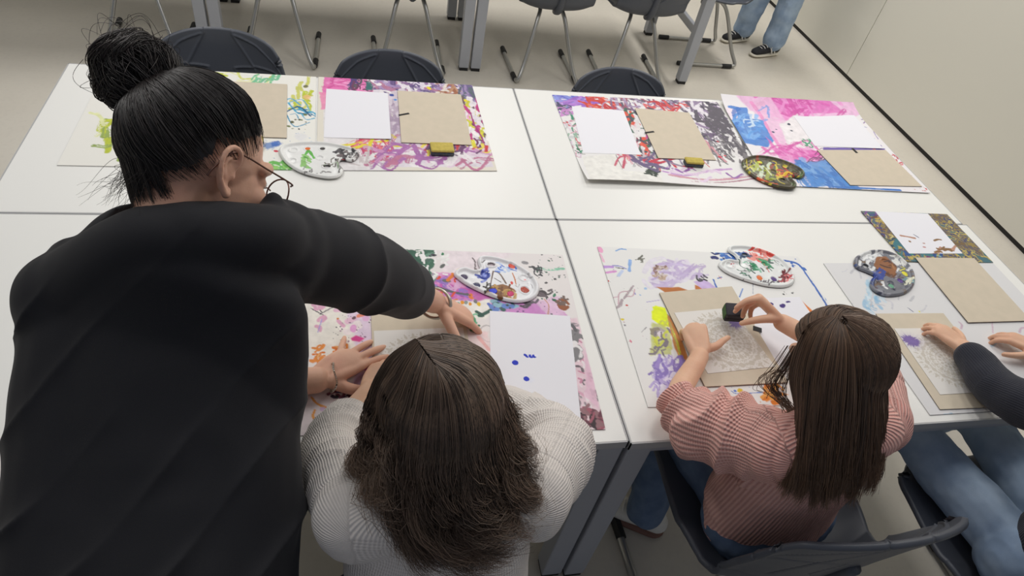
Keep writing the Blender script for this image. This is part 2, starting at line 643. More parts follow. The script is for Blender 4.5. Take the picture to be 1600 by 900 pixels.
class Sheet:
    """a flat sheet on the table given by four corners; marks are measured from the photo and stay on its surface"""

    def __init__(s, corners, base, res=.002, px=True):
        c = [at(*p)[:2] if px else np.array(p, float) for p in corners]
        w_ = max(np.linalg.norm(c[1] - c[0]), np.linalg.norm(c[2] - c[3]))
        h_ = max(np.linalg.norm(c[3] - c[0]), np.linalg.norm(c[2] - c[1]))
        s.nu, s.nv = int(w_ / res) + 2, int(h_ / res) + 2
        s.w, s.h = w_, h_
        u, v = np.meshgrid(np.linspace(0, 1, s.nu), np.linspace(0, 1, s.nv))
        s.u, s.v = u, v
        P = (c[0] * ((1 - u) * (1 - v))[..., None] + c[1] * (u * (1 - v))[..., None] + c[2] * (u * v)[..., None] + c[3] * ((1 - u) * v)[..., None])
        s.x, s.y = P[..., 0], P[..., 1]
        s.C = np.ones(s.x.shape + (3,)) * lin(base)
        s.k = 0

    def seed(s):
        s.k += 1
        return s.k

    def put(s, m, col, a=1.0, jit=.10, win=None):
        col = lin(col)
        x, y = (s.x, s.y) if win is None else (s.x[win], s.y[win])
        n = fbm(x, y, 70, s.seed() + 40, 3)[..., None]
        c = col * (1 + jit * 3 * (n - .5))
        tgt = s.C if win is None else s.C[win]
        out = tgt + (np.clip(c, 0, 1) - tgt) * (np.clip(m, 0, 1) * a)[..., None]
        if win is None:
            s.C = out
        else:
            s.C[win] = out

    def window(s, x0, x1, y0, y1):
        m = (s.x >= x0) & (s.x <= x1) & (s.y >= y0) & (s.y <= y1)
        if not m.any():
            return None
        r = np.where(m.any(1))[0]
        c = np.where(m.any(0))[0]
        return (slice(r[0], r[-1] + 1), slice(c[0], c[-1] + 1))

    def blob(s, px, py, rx, ry=None, col=(0, 0, 0), rot=0, rough=.5, a=1, soft=.08, freq=45):
        """an irregular dab; rx, ry in photo pixels"""
        ry = rx if ry is None else ry
        c = at(px, py)[:2]
        s.blobm(c[0], c[1], rx * PXM, ry * PXM * 1.25, col, rot, rough, a, soft, freq)

    def blobm(s, cx, cy, rx, ry, col, rot=0, rough=.5, a=1, soft=.08, freq=45):
        m_ = max(rx, ry) * 1.9
        win = s.window(cx - m_, cx + m_, cy - m_, cy + m_)
        if win is None:
            return
        x, y = s.x[win] - cx, s.y[win] - cy
        cr, sr = math.cos(math.radians(rot)), math.sin(math.radians(rot))
        X, Y = x * cr + y * sr, -x * sr + y * cr
        d = np.hypot(X / rx, Y / ry) + rough * 2 * (fbm(s.x[win], s.y[win], freq, s.seed(), 4) - .5)
        s.put(1 - sstep(1 - soft, 1 + soft, d), col, a, win=win)

    def stroke(s, pts, wd, col, a=1, dry=.0, rough=.4, sub=6, soft=.15, streak=260):
        """a brush stroke through photo points, wd in photo pixels, dry = how much the bristles skip"""
        P = spline(np.array([at(*p)[:2] for p in pts]), sub if len(pts) > 2 else 2)
        s.strokem(P, wd * PXM, col, a, dry, rough, soft, streak)

    def strokem(s, P, wd, col, a=1, dry=.0, rough=.4, soft=.15, streak=260):
        m_ = wd * 1.3
        win = s.window(P[:, 0].min() - m_, P[:, 0].max() + m_, P[:, 1].min() - m_, P[:, 1].max() + m_)
        if win is None:
            return
        x, y = s.x[win], s.y[win]
        best = np.full(x.shape, 9.0)
        sd = np.zeros(x.shape)
        al = np.zeros(x.shape)
        acc = 0
        for p, q in zip(P[:-1], P[1:]):
            d = q - p
            L = np.linalg.norm(d) + 1e-9
            t_ = np.clip(((x - p[0]) * d[0] + (y - p[1]) * d[1]) / L / L, 0, 1)
            ex, ey = x - p[0] - t_ * d[0], y - p[1] - t_ * d[1]
            dd = np.hypot(ex, ey)
            b_ = dd < best
            best = np.where(b_, dd, best)
            sd = np.where(b_, (ex * d[1] - ey * d[0]) / L, sd)
            al = np.where(b_, acc + t_ * L, al)
            acc += L
        k = s.seed()
        r = best / (wd / 2) + rough * 2 * (fbm(x, y, 60, k, 3) - .5)
        m = 1 - sstep(1 - soft, 1 + soft, r)
        if dry:
            n = vnoise(sd * streak, al * 14, k + 5) * .7 + vnoise(x * 210, y * 210, k + 7) * .3
            m = m * sstep(dry - .1, dry + .1, n)
        s.put(m, col, a, win=win)

    def poly(s, pts, col, rough=.008, a=1, soft=.002, freq=30, dry=0, tex=0):
        Q = np.array([at(*p)[:2] for p in pts])
        m_ = .02
        win = s.window(Q[:, 0].min() - m_, Q[:, 0].max() + m_, Q[:, 1].min() - m_, Q[:, 1].max() + m_)
        if win is None:
            return
        x, y = s.x[win], s.y[win]
        k = s.seed()
        xw = x + (fbm(x, y, freq, k, 3) - .5) * 2 * rough
        yw = y + (fbm(x, y, freq, k + 50, 3) - .5) * 2 * rough
        ins = np.zeros(x.shape, bool)
        dist = np.full(x.shape, 9.0)
        for p, q in zip(Q, np.roll(Q, -1, 0)):
            cond = ((p[1] > yw) != (q[1] > yw))
            with np.errstate(divide='ignore', invalid='ignore'):
                xi = (q[0] - p[0]) * (yw - p[1]) / (q[1] - p[1] + 1e-12) + p[0]
            ins ^= cond & (xw < xi)
            d = q - p
            t_ = np.clip(((xw - p[0]) * d[0] + (yw - p[1]) * d[1]) / (d @ d + 1e-12), 0, 1)
            dist = np.minimum(dist, np.hypot(xw - p[0] - t_ * d[0], yw - p[1] - t_ * d[1]))
        sg = np.where(ins, dist, -dist)
        m = sstep(-soft, soft, sg)
        if dry:
            m = m * sstep(dry - .08, dry + .08, fbm(x, y, 90, k + 9, 3))
        if tex:
            m = m * (1 - tex * (fbm(x, y, 25, k + 4, 4)))
        s.put(m, col, a, win=win)

    def splat(s, n, box, size, cols, seed=1, elong=1.8, a=1):
        """n small drops in a box of photo pixels"""
        r = np.random.default_rng(seed)
        for i in range(n):
            px, py = r.uniform(box[0], box[2]), r.uniform(box[1], box[3])
            z = size * (.4 + 1.2 * r.random() ** 2)
            s.blob(px, py, z * r.uniform(1, elong), z, cols[r.integers(len(cols))], r.uniform(0, 180), .5, a, .15, 90)

    def scribble(s, n, box, ln, wd, cols, ang=0, spread=40, dry=.4, seed=1, a=1, bend=.25):
        """n short strokes in a box of photo pixels around the angle ang"""
        r = np.random.default_rng(seed)
        for i in range(n):
            px, py = r.uniform(box[0], box[2]), r.uniform(box[1], box[3])
            th = math.radians(ang + r.normal() * spread)
            L = ln * r.uniform(.5, 1.4)
            d = np.array([math.cos(th), -math.sin(th)]) * L / 2
            nrm = np.array([-d[1], d[0]]) * r.normal() * bend * 2
            s.stroke([(px - d[0], py - d[1]), (px + nrm[0], py + nrm[1]), (px + d[0], py + d[1])], 1.9 * wd * r.uniform(.6, 1.5), cols[r.integers(len(cols))], a, dry * .85, .5, sub=4)

    def noisefill(s, cols, f=40, seed=3, box=None):
        n = fbm(s.x, s.y, f, seed, 5)
        n = (n - n.min()) / (n.max() - n.min())
        idx = np.clip(((n - .2) / .6) * len(cols), 0, len(cols) - 1).astype(int)
        s.C = np.array([lin(c) for c in cols])[idx]

    def build(s, name, label, cat, z, th, lift=None, mat_=None, group=None, parent=None, edge=None):
        Z = np.full(s.x.shape, z)
        if lift is not None:
            Z = Z + lift(s.u, s.v)
        top = np.stack([s.x, s.y, Z], -1).reshape(-1, 3)
        n = len(top)
        nu, nv = s.nu, s.nv
        i, j = np.meshgrid(np.arange(nv - 1), np.arange(nu - 1), indexing='ij')
        q = np.stack([i * nu + j, (i + 1) * nu + j, (i + 1) * nu + j + 1, i * nu + j + 1], -1).reshape(-1, 4)
        L = np.array([k for k in range(nu)] + [k * nu + nu - 1 for k in range(1, nv)] + [(nv - 1) * nu + k for k in range(nu - 2, -1, -1)] + [k * nu for k in range(nv - 2, 0, -1)])
        low = top[L].copy()
        up2 = low.copy()
        low[:, 2] -= th
        V = np.concatenate([top, up2, low])
        k = np.arange(len(L))
        k2 = (k + 1) % len(L)
        sk = np.stack([n + k, n + k2, n + len(L) + k2, n + len(L) + k], -1)
        eb = s.C.reshape(-1, 3)[L] * .8 if edge is None else np.ones((len(L), 3)) * lin(edge)
        ctr = np.array([s.x.mean(), s.y.mean(), z - th])
        under = top.copy()
        under[:, 2] -= th
        C = np.concatenate([s.C.reshape(-1, 3), eb, eb, np.ones((n, 3)) * lin((225, 222, 216))])
        V = np.concatenate([V, under])
        fan = q[:, ::-1] + n + 2 * len(L)
        o = mesh_obj(name, V, [q, sk, fan], mat_ or M_PAINT, parent, True, {'paint': ('FLOAT_COLOR', C)}, off=ctr)
        # crisp corners: the rim vertices are split from the top grid
        o.location = ctr
        if label:
            tag(o, label, cat, group)
        return o


WHITE, OFFW = (236, 235, 231), (228, 225, 220)
PINK, MAG, LIL = (232, 120, 190), (205, 70, 160), (200, 175, 222)
PURP, DPUR, NAVY, BLUE = (120, 80, 165), (84, 62, 120), (45, 50, 110), (52, 110, 200)
DGRN, GRN, LGRN = (52, 92, 76), (58, 140, 96), (120, 190, 150)
GREY, DGREY, BLK = (140, 138, 142), (88, 84, 94), (40, 40, 46)
RED, CORAL, ORANGE, BROWN = (205, 60, 60), (235, 130, 115), (225, 130, 50), (165, 95, 50)
YEL, YGRN, NEON = (235, 215, 40), (190, 200, 60), (232, 245, 20)

# far left sheet, behind the woman
s = Sheet([(-.80, 2.262), (-.1345, 2.2655), (-.121, 1.708), (-.80, 1.700)], (236, 234, 226), .0026, px=False)
s.scribble(26, (140, 115, 430, 128), 30, 4, [YGRN, (215, 218, 120), (232, 230, 180)], 5, 25, .3, 2)
s.scribble(14, (395, 119, 436, 130), 14, 3, [(130, 205, 150), LGRN], 30, 20, .3, 3)
s.scribble(12, (448, 124, 488, 168), 14, 6, [YGRN, (205, 205, 110)], 70, 20, .4, 4)
s.blob(478, 136, 7, 6, (120, 118, 80))
s.blob(480, 153, 9, 11, (235, 190, 130), 0, .5, .8)
s.scribble(12, (452, 164, 488, 186), 30, 2.2, [(40, 140, 180), (80, 170, 205), (30, 90, 130)], -18, 10, .2, 5)
s.splat(16, (450, 180, 482, 206), 2.2, [(90, 90, 60), BLK, (110, 120, 70)], 6)
s.scribble(20, (150, 178, 250, 250), 26, 6, [YGRN, (225, 228, 170), (150, 170, 90)], 40, 40, .4, 7)
s.blob(420, 228, 24, 13, (70, 120, 190), 10, .9, .8, .4, 90)
s.blob(432, 226, 14, 9, (60, 105, 185), 10, .9, .9, .3, 90)
s.splat(60, (425, 205, 490, 250), 1.0, [(130, 165, 210), (90, 130, 190)], 8)
s.blob(431, 237, 6, 4, (205, 60, 80), -30)
s.scribble(10, (418, 255, 455, 265), 14, 5, [(150, 205, 110), (110, 185, 90)], 0, 15, .3, 9)
s.blob(470, 215, 14, 16, (222, 222, 226), 0, .6, .6, .4)
s.build('painting_mat', 'white painted sheet with yellow and green marks behind the woman in black', 'painting mat', TZ + .0026, .002)

# far left second sheet
s = Sheet([(-.127, 2.2655), (.424, 2.269), (.437, 1.731), (-.116, 1.708)], (226, 220, 206), .0024, px=False)
s.poly([(506, 118), (606, 118), (606, 268), (506, 268)], (226, 222, 222), .002)
s.poly([(507, 118), (582, 120), (583, 148), (503, 150)], (228, 120, 180), .006, 1, .002)
s.poly([(500, 145), (520, 148), (508, 172), (502, 172)], (235, 140, 180), .006, .9)
s.scribble(14, (510, 122, 575, 140), 30, 5, [(240, 160, 205), (215, 90, 160)], 8, 14, .45, 10)
s.scribble(26, (545, 127, 583, 142), 14, 3, [DPUR, (110, 60, 90), DGREY], 40, 30, .3, 11)
s.poly([(572, 129), (582, 129), (582, 142), (572, 142)], (60, 110, 110), .003)
s.poly([(583, 120), (738, 130), (770, 262), (622, 262), (610, 150), (583, 146)], (222, 214, 222), .004)
s.scribble(90, (583, 122, 738, 147), 26, 6, [(140, 105, 150), (165, 140, 185), (225, 215, 228), (180, 120, 150), (236, 230, 232), (100, 80, 130)], -25, 30, .35, 12)
s.blob(670, 139, 6, 9, YEL, 20)
s.scribble(14, (688, 138, 722, 148), 30, 5, [(160, 100, 70), (185, 140, 110), (225, 215, 205)], 8, 10, .3, 13)
s.scribble(40, (722, 130, 742, 155), 16, 6, [(110, 95, 140), (90, 100, 110), (160, 140, 180)], -60, 20, .3, 14)
s.scribble(90, (722, 152, 768, 232), 12, 5, [(232, 225, 228), (225, 215, 60), (190, 60, 130), (110, 85, 90), (235, 170, 200), (205, 200, 60), (120, 60, 100), (240, 236, 232)], -70, 25, .25, 15)
s.blob(727, 158, 7, 8, YEL), s.blob(733, 168, 5, 8, (215, 205, 70)), s.blob(752, 206, 5, 6, (205, 205, 60))
s.stroke([(735, 178), (742, 198), (752, 215), (758, 232)], 5, (160, 50, 120))
s.scribble(30, (606, 148, 626, 220), 22, 8, [(190, 172, 190), (170, 150, 172), (212, 200, 210)], 85, 15, .3, 16)
s.blob(612, 150, 7, 6, (60, 80, 160)), s.blob(618, 157, 5, 4, (80, 140, 210))
s.scribble(26, (540, 222, 640, 240), 34, 4, [(205, 70, 90), (225, 120, 130), (225, 210, 60), (190, 80, 130)], 18, 20, .35, 17)
s.scribble(40, (590, 232, 765, 258), 46, 7, [(205, 150, 190), (190, 120, 150), (225, 205, 220), (170, 110, 170), (232, 226, 228)], 6, 14, .4, 18)
s.scribble(24, (660, 226, 765, 240), 14, 4, [(200, 60, 70), (110, 70, 110), (230, 210, 90)], 30, 40, .3, 19)
s.scribble(10, (545, 236, 600, 258), 20, 3, [(200, 190, 190), (170, 160, 165)], 30, 50, .4, 20)
s.splat(20, (512, 180, 520, 262), 1.0, [(120, 110, 100)], 21)
s.build('painting_mat', 'sheet with a pink corner block and purple swirls on the far left table', 'painting mat', TZ + .0031, .002)

# far right first sheet (its near edge lifts off the table)
s = Sheet([(.728, 2.231), (1.424, 2.247), (1.400, 1.672), (.724, 1.678)], (232, 230, 228), .0024, px=False)
s.scribble(20, (866, 150, 908, 158), 34, 5, [(110, 110, 200), (140, 150, 220), (180, 190, 230)], -6, 8, .3, 30)
s.scribble(16, (872, 158, 925, 168), 38, 5, [(150, 100, 190), (180, 130, 210)], 2, 10, .35, 31)
s.scribble(8, (868, 164, 888, 172), 16, 4, [(80, 80, 110), DGREY], -20, 15, .3, 32)
s.scribble(8, (872, 170, 894, 180), 14, 5, [(200, 140, 200)], 20, 20, .3, 33)
s.scribble(26, (920, 153, 968, 174), 28, 4, [(205, 70, 60), (225, 110, 90), (195, 60, 70)], -22, 12, .3, 34)
s.scribble(70, (955, 152, 1100, 172), 24, 4, [(130, 105, 140), (170, 150, 180), (225, 218, 226), (100, 90, 110), (160, 90, 110)], -30, 25, .3, 35)
s.scribble(18, (1000, 160, 1080, 175), 22, 4, [(195, 55, 65), (215, 90, 90)], -12, 15, .3, 36)
s.scribble(150, (1075, 158, 1135, 220), 20, 5, [(92, 86, 98), (110, 92, 120), (80, 74, 88), (150, 130, 160), (226, 220, 226)], -40, 22, .25, 37)
s.poly([(1108, 165), (1128, 172), (1160, 235), (1164, 250), (1140, 232), (1100, 195)], (92, 86, 96), .014, 1, .003, 60, .28)
s.scribble(50, (1120, 215, 1172, 252), 18, 4, [(96, 92, 98), (130, 125, 128), (228, 224, 224)], -48, 12, .3, 38)
s.scribble(26, (1080, 215, 1130, 246), 26, 3, [(150, 145, 150), (210, 150, 160), (120, 115, 120)], -42, 15, .35, 39)
s.scribble(70, (976, 172, 1024, 250), 13, 6, [(205, 65, 60), (70, 105, 90), (190, 90, 150), (150, 60, 90), (230, 190, 200), (80, 80, 92), (225, 90, 70), (225, 220, 220)], -60, 28, .2, 40)
s.blob(1012, 229, 7, 5, (60, 120, 90)), s.blob(1008, 238, 7, 4, (80, 84, 88))
s.scribble(50, (876, 178, 912, 245), 12, 3, [(220, 200, 215), (200, 150, 165), (150, 180, 160), (60, 140, 110), (205, 205, 205), (210, 110, 120)], -50, 40, .35, 41)
s.blob(886, 192, 4, 4, (205, 80, 90)), s.blob(903, 234, 5, 4, (60, 110, 80)), s.blob(905, 228, 6, 4, (140, 145, 130))
s.stroke([(898, 236), (908, 241), (914, 242)], 2.4, BLK)
s.poly([(910, 246), (962, 242), (975, 270), (1030, 272), (1035, 292), (920, 288)], (232, 230, 224), .004)
s.stroke([(962, 243), (968, 256), (972, 267)], 1.4, DGREY)
s.scribble(24, (966, 243, 1030, 262), 20, 3, [(215, 140, 160), (205, 190, 195), (170, 160, 165), (195, 90, 110)], -50, 30, .35, 42)
s.stroke([(990, 262), (996, 250), (998, 246)], 7, (160, 160, 162), .9, .3)
s.scribble(14, (1008, 266, 1028, 276), 10, 4, [(80, 92, 80), (60, 70, 62)], 10, 30, .3, 43)
s.scribble(12, (1000, 245, 1065, 262), 34, 5, [(110, 95, 130), (150, 140, 165), (200, 60, 80)], -18, 10, .3, 44)
s.stroke([(1036, 270), (1070, 276), (1110, 268), (1142, 265)], 9, (196, 150, 205), .95, .2)
s.stroke([(1045, 276), (1090, 282), (1130, 282), (1180, 275)], 10, (205, 150, 165), .95, .2)
s.stroke([(1080, 286), (1130, 287), (1180, 280)], 6, (170, 110, 130), .9, .3)
s.scribble(14, (1040, 264, 1150, 276), 20, 4, [(150, 100, 170), (225, 205, 225)], 6, 12, .35, 45)
s.blob(1124, 246, 6, 4, (210, 50, 70)), s.blob(1121, 222, 6, 3, (205, 60, 75), -50), s.blob(1132, 244, 4, 3, (215, 70, 80))
s.stroke([(1090, 242), (1098, 252), (1108, 262)], 3, (205, 50, 65), .9, .2)
s.build('painting_mat', 'white sheet with grey and purple streaks and a lifted near edge', 'painting mat', TZ + .0025, .0022,
        lambda u, v: .016 * np.clip((v - .72) / .28, 0, 1) ** 2 * (1 - u) ** .7 + .003 * np.clip((v - .8) / .2, 0, 1) * np.sin(u * 7))

# far right second sheet (overhanging the far edge a little, corner curled)
s = Sheet([(1.437, 2.266), (2.062, 2.266), (2.045, 1.667), (1.392, 1.690)], (236, 232, 234), .0024, px=False)
s.poly([(1140, 152), (1345, 165), (1352, 182), (1320, 186), (1200, 182), (1170, 175)], (236, 190, 222), .01, 1, .006, 20)
s.poly([(1192, 158), (1290, 165), (1320, 180), (1236, 180), (1234, 192), (1205, 184)], (226, 110, 190), .008, 1, .004, 25, 0, .35)
s.scribble(26, (1195, 160, 1310, 180), 46, 8, [(220, 95, 180), (236, 150, 210), (210, 80, 165)], -6, 10, .4, 50, .8)
s.poly([(1168, 164), (1200, 160), (1290, 256), (1245, 250), (1215, 232)], (236, 188, 220), .01, 1, .005, 25, 0, .3)
s.stroke([(1172, 166), (1186, 180), (1200, 205), (1218, 232)], 16, (232, 140, 195), .8, .3)
s.poly([(1218, 196), (1244, 180), (1272, 232), (1232, 236)], (236, 230, 232), .006, 1, .004)
s.poly([(1136, 170), (1166, 171), (1172, 187), (1190, 190), (1208, 222), (1199, 232), (1160, 226), (1150, 210), (1138, 194)], (66, 130, 208), .006, 1, .002, 40, 0, .12)
s.poly([(1133, 172), (1148, 174), (1152, 186), (1140, 192), (1130, 186)], (238, 222, 232), .004)
s.scribble(26, (1145, 178, 1195, 222), 16, 6, [(50, 110, 195), (90, 155, 225), (130, 180, 235)], 30, 40, .4, 51, .8)
s.scribble(6, (1160, 190, 1180, 206), 12, 3, [(200, 220, 240)], 30, 30, .3, 52)
s.poly([(1196, 215), (1212, 232), (1285, 238), (1278, 254), (1225, 254), (1205, 236)], (225, 105, 185), .008, 1, .004, 25, 0, .25)
s.scribble(20, (1205, 230, 1290, 252), 34, 7, [(215, 85, 170), (236, 160, 210)], -10, 14, .4, 53, .8)
s.poly([(1240, 258), (1290, 250), (1345, 298), (1275, 292)], (96, 150, 212), .008, 1, .003, 30, .1, .15)
s.scribble(34, (1245, 256, 1330, 292), 34, 9, [(80, 140, 210), (130, 175, 225), (66, 120, 195)], -35, 14, .4, 54, .85)
s.stroke([(1300, 294), (1350, 296), (1405, 299)], 9, (66, 120, 195), 1, .15)
s.blob(1232, 196, 6, 6, (48, 56, 78), -30), s.blob(1236, 206, 5, 3, (48, 56, 78)), s.blob(1207, 208, 5, 4, (56, 70, 105), -40), s.blob(1212, 204, 3, 2, (56, 70, 105))
s.scribble(12, (1255, 218, 1270, 232), 5, 2.5, [(70, 160, 120)], -40, 20, .2, 55)
s.scribble(8, (1260, 244, 1285, 254), 14, 2, [(120, 70, 110)], 12, 15, .3, 56)
s.poly([(1285, 232), (1382, 234), (1382, 240), (1285, 237)], (110, 90, 170), .003)
s.scribble(8, (1340, 180, 1360, 205), 12, 1.6, [(90, 100, 180), (140, 110, 160)], 45, 40, .2, 57)
s.blob(1364, 218, 4, 2.5, (90, 150, 215))
s.scribble(10, (1355, 205, 1385, 236), 10, 1.8, [(210, 110, 120), (150, 130, 180)], -50, 30, .2, 58)
s.scribble(16, (1394, 244, 1412, 262), 9, 2.4, [(195, 60, 75), (215, 110, 115)], -55, 20, .2, 59)
s.splat(6, (1412, 262, 1424, 276), 1.6, [(190, 60, 70), (140, 90, 90)], 60)
s.blob(1446, 297, 4, 4, (205, 50, 60))
s.splat(10, (1418, 290, 1445, 300), 1.4, [(200, 110, 110)], 61)
s.build('painting_mat', 'curled sheet with a pink wash and blue patches on the far right table', 'painting mat', TZ + .0052, .0018,
        lambda u, v: .020 * np.clip((.22 - v) / .22, 0, 1) ** 2 + .004 * np.clip((.15 - u) / .15, 0, 1))

# near left sheet under the stencil of the girl in grey
s = Sheet([(-.155, 1.375), (.566, 1.336), (.536, .762), (-.155, .794)], (232, 226, 224), .0019, px=False)
s.poly([(700, 395), (800, 395), (760, 440), (690, 440)], (236, 224, 228), .015, 1, .01)
s.blob(718, 425, 8, 6, (240, 232, 150), 0, .6, .7, .4)
s.poly([(655, 425), (700, 428), (735, 445), (740, 470), (690, 462), (650, 445)], (226, 150, 200), .01, .9, .004)
s.poly([(690, 440), (735, 452), (800, 478), (700, 478), (660, 470)], (200, 90, 175), .008, 1, .003, 35, 0, .2)
s.poly([(764, 470), (850, 472), (880, 490), (892, 500), (760, 492)], (206, 130, 200), .008, 1, .003, 35, 0, .2)
s.poly([(830, 468), (872, 465), (885, 495), (858, 496)], (230, 195, 222), .01, .9, .005)
s.scribble(30, (655, 430, 740, 470), 22, 5, [(170, 90, 170), (215, 130, 200), (150, 120, 200), (225, 180, 215)], -15, 20, .35, 70, .9)
s.stroke([(672, 446), (690, 452), (710, 458), (735, 462)], 7, (100, 100, 108), 1, .1)
s.blob(697, 440, 11, 5, (110, 108, 112), -10), s.blob(676, 448, 10, 4, (150, 130, 190), 10)
s.scribble(14, (655, 425, 740, 475), 7, 3, [(225, 80, 60), (230, 130, 60)], 60, 30, .1, 71)
s.scribble(60, (628, 394, 672, 440), 12, 7, [(58, 96, 80), (70, 112, 92), (110, 150, 130)], 20, 40, .3, 72)
s.blob(660, 411, 12, 7, (60, 98, 82)), s.blob(650, 400, 10, 6, (62, 100, 84)), s.blob(666, 426, 9, 6, (74, 120, 100)), s.blob(668, 408, 5, 4, (84, 110, 100))
s.blob(654, 396, 6, 4, (50, 120, 80), 50), s.blob(690, 398, 5, 3.5, (60, 130, 90), 30), s.blob(691, 417, 5, 7, (100, 104, 100), -40)
s.scribble(26, (640, 392, 700, 432), 8, 3, [(240, 238, 236)], 30, 50, .1, 73)
s.splat(12, (672, 395, 680, 403), 1.6, [BLK, DGREY], 74)
s.stroke([(738, 404), (742, 410), (742, 420)], 3, (120, 108, 110)), s.blob(743, 422, 4, 5, (130, 120, 120))
s.blob(820, 412, 7, 4, (150, 148, 150), -20)
s.stroke([(842, 421), (860, 422), (880, 421)], 8, (130, 195, 165), .95, .3)
s.scribble(10, (832, 418, 845, 432), 8, 2, [(80, 80, 84)], -50, 20, .1, 75)
s.splat(60, (835, 396, 885, 470), 1.4, [(90, 88, 90), (130, 126, 128), (80, 110, 95)], 76)
s.blob(867, 437, 4, 3, (84, 82, 84)), s.blob(853, 443, 4, 2.5, (84, 82, 84), 20)
s.scribble(8, (842, 455, 860, 463), 12, 3, [(80, 74, 76), (110, 100, 104)], -18, 10, .1, 77)
s.blob(866, 462, 4, 7, (70, 130, 100), -30), s.blob(866, 470, 6, 3, (60, 110, 84), -30)
s.scribble(8, (872, 466, 884, 482), 9, 4, [(150, 90, 60), (120, 100, 92)], -25, 20, .2, 78)
s.splat(50, (655, 430, 760, 500), 1.3, [(90, 90, 100), (150, 120, 160), (80, 110, 95)], 79)
s.poly([(700, 472), (765, 468), (770, 492), (760, 500), (720, 500), (690, 485)], (238, 234, 226), .01, 1, .005)
for px, py, c in ((722, 474, (225, 150, 40)), (734, 476, (228, 150, 40)), (748, 476, (225, 185, 40)), (743, 472, (130, 125, 125)), (728, 474, (140, 150, 145)), (716, 476, (120, 170, 150))):
    s.blob(px, py, 4, 4.5, c)
s.stroke([(702, 478), (708, 482)], 3, (205, 90, 80))
s.blob(737, 500, 9, 9, (90, 165, 120)), s.blob(731, 496, 7, 8, (80, 150, 105)), s.blob(741, 515, 11, 8, (62, 140, 96)), s.blob(735, 508, 6, 8, (60, 130, 90))
s.scribble(10, (730, 494, 748, 520), 9, 2.5, [(120, 190, 150), (40, 110, 76)], 20, 60, .2, 80)
s.stroke([(744, 488), (754, 492), (766, 486), (772, 484)], 8, (58, 92, 80)), s.blob(752, 494, 8, 4, (56, 90, 78))
s.scribble(12, (768, 474, 800, 486), 12, 5, [(110, 140, 205), (90, 110, 190), (70, 105, 100), (150, 190, 205)], -30, 30, .2, 81)
s.splat(20, (770, 472, 870, 492), 1.8, [(80, 90, 90), (110, 80, 130)], 82)
s.stroke([(850, 468), (857, 478), (856, 492)], 3, (200, 150, 130), .9, .2)
s.scribble(8, (815, 470, 845, 480), 12, 3, [(90, 80, 90), (110, 100, 110)], 30, 40, .1, 83)
# clear ring left by a cup
ang = np.linspace(0, 2 * PI, 40)
c0 = at(762, 522)
s.strokem(np.stack([c0[0] + .019 * np.cos(ang), c0[1] + .026 * np.sin(ang)], 1), .004, (175, 168, 168), .8, .25)
s.blob(758, 524, 6, 8, (236, 208, 208), 0, .5, .8, .3)
s.stroke([(748, 528), (756, 538), (764, 548)], 8, (235, 135, 120)), s.stroke([(750, 545), (754, 560)], 7, (238, 160, 150))
s.blob(736, 540, 6, 5, (120, 118, 110))
s.poly([(725, 520), (765, 522), (768, 570), (730, 560)], (236, 205, 205), .008, .6, .005)
# right strip of the sheet
s.poly([(884, 500), (902, 498), (944, 672), (900, 672)], (232, 205, 214), .006, 1, .003)
s.scribble(60, (886, 505, 935, 660), 10, 3, [(215, 165, 185), (150, 140, 145), (238, 228, 230), (205, 140, 165), (110, 100, 106)], -65, 30, .3, 84)
s.scribble(18, (888, 510, 906, 560), 8, 6, [(130, 128, 130), (230, 226, 226), (100, 98, 102)], -60, 30, .2, 85)
s.scribble(40, (900, 640, 942, 670), 12, 4, [(110, 62, 76), (160, 90, 105), (60, 44, 50), (235, 210, 214), (150, 110, 116)], -30, 40, .2, 86)
s.poly([(912, 545), (930, 600), (935, 640), (915, 620)], (232, 190, 210), .006, .8)
# left part beside the flat hand
s.poly([(470, 475), (580, 475), (580, 560), (470, 555)], (238, 232, 222), .004, 1, .004)
s.poly([(540, 480), (580, 480), (580, 690), (520, 690), (560, 570)], (226, 205, 224), .01, 1, .006)
s.poly([(470, 605), (560, 605), (560, 690), (470, 690)], (226, 214, 216), .01, .9, .006)
s.stroke([(486, 471), (504, 490)], 2, (90, 82, 92)), s.stroke([(486, 483), (508, 495)], 2, (90, 82, 92)), s.stroke([(500, 492), (522, 480)], 2, (90, 82, 92))
s.scribble(18, (490, 470, 575, 520), 9, 6, [(232, 190, 210), (225, 170, 195), (240, 226, 226)], 20, 60, .2, 87)
s.stroke([(503, 500), (497, 520)], 2, (170, 160, 220))
s.splat(70, (520, 478, 580, 535), 1.1, [(110, 90, 110), (150, 110, 140), (80, 70, 80)], 88)
s.blob(553, 498, 5, 3, (110, 80, 90), 60), s.blob(571, 496, 8, 9, (226, 180, 215)), s.blob(552, 515, 6, 8, (222, 160, 205)), s.blob(528, 499, 3, 2, (220, 130, 60))
s.poly([(548, 530), (556, 525), (570, 530), (562, 536), (550, 534)], (214, 62, 140), .002)
s.scribble(17, (488, 542, 545, 556), 9, 2.4, [(228, 140, 60), (222, 120, 40), (236, 170, 100)], 20, 35, .1, 89)
s.scribble(8, (488, 556, 512, 568), 9, 2.4, [(228, 140, 60), (236, 176, 110)], 30, 35, .1, 90)
s.blob(572, 574, 9, 11, (214, 90, 175)), s.blob(566, 600, 14, 20, (218, 190, 226), 0, .5, .8, .2)
s.scribble(9, (508, 610, 560, 622), 10, 2.6, [(90, 50, 60), (80, 60, 130), (130, 70, 90), (60, 40, 60)], 5, 14, .2, 91)
s.blob(526, 621, 4, 3, BLK)
s.stroke([(487, 622), (496, 632), (512, 640), (518, 650), (512, 658), (498, 660), (489, 652), (492, 642)], 4.5, (232, 160, 80), 1, .1)
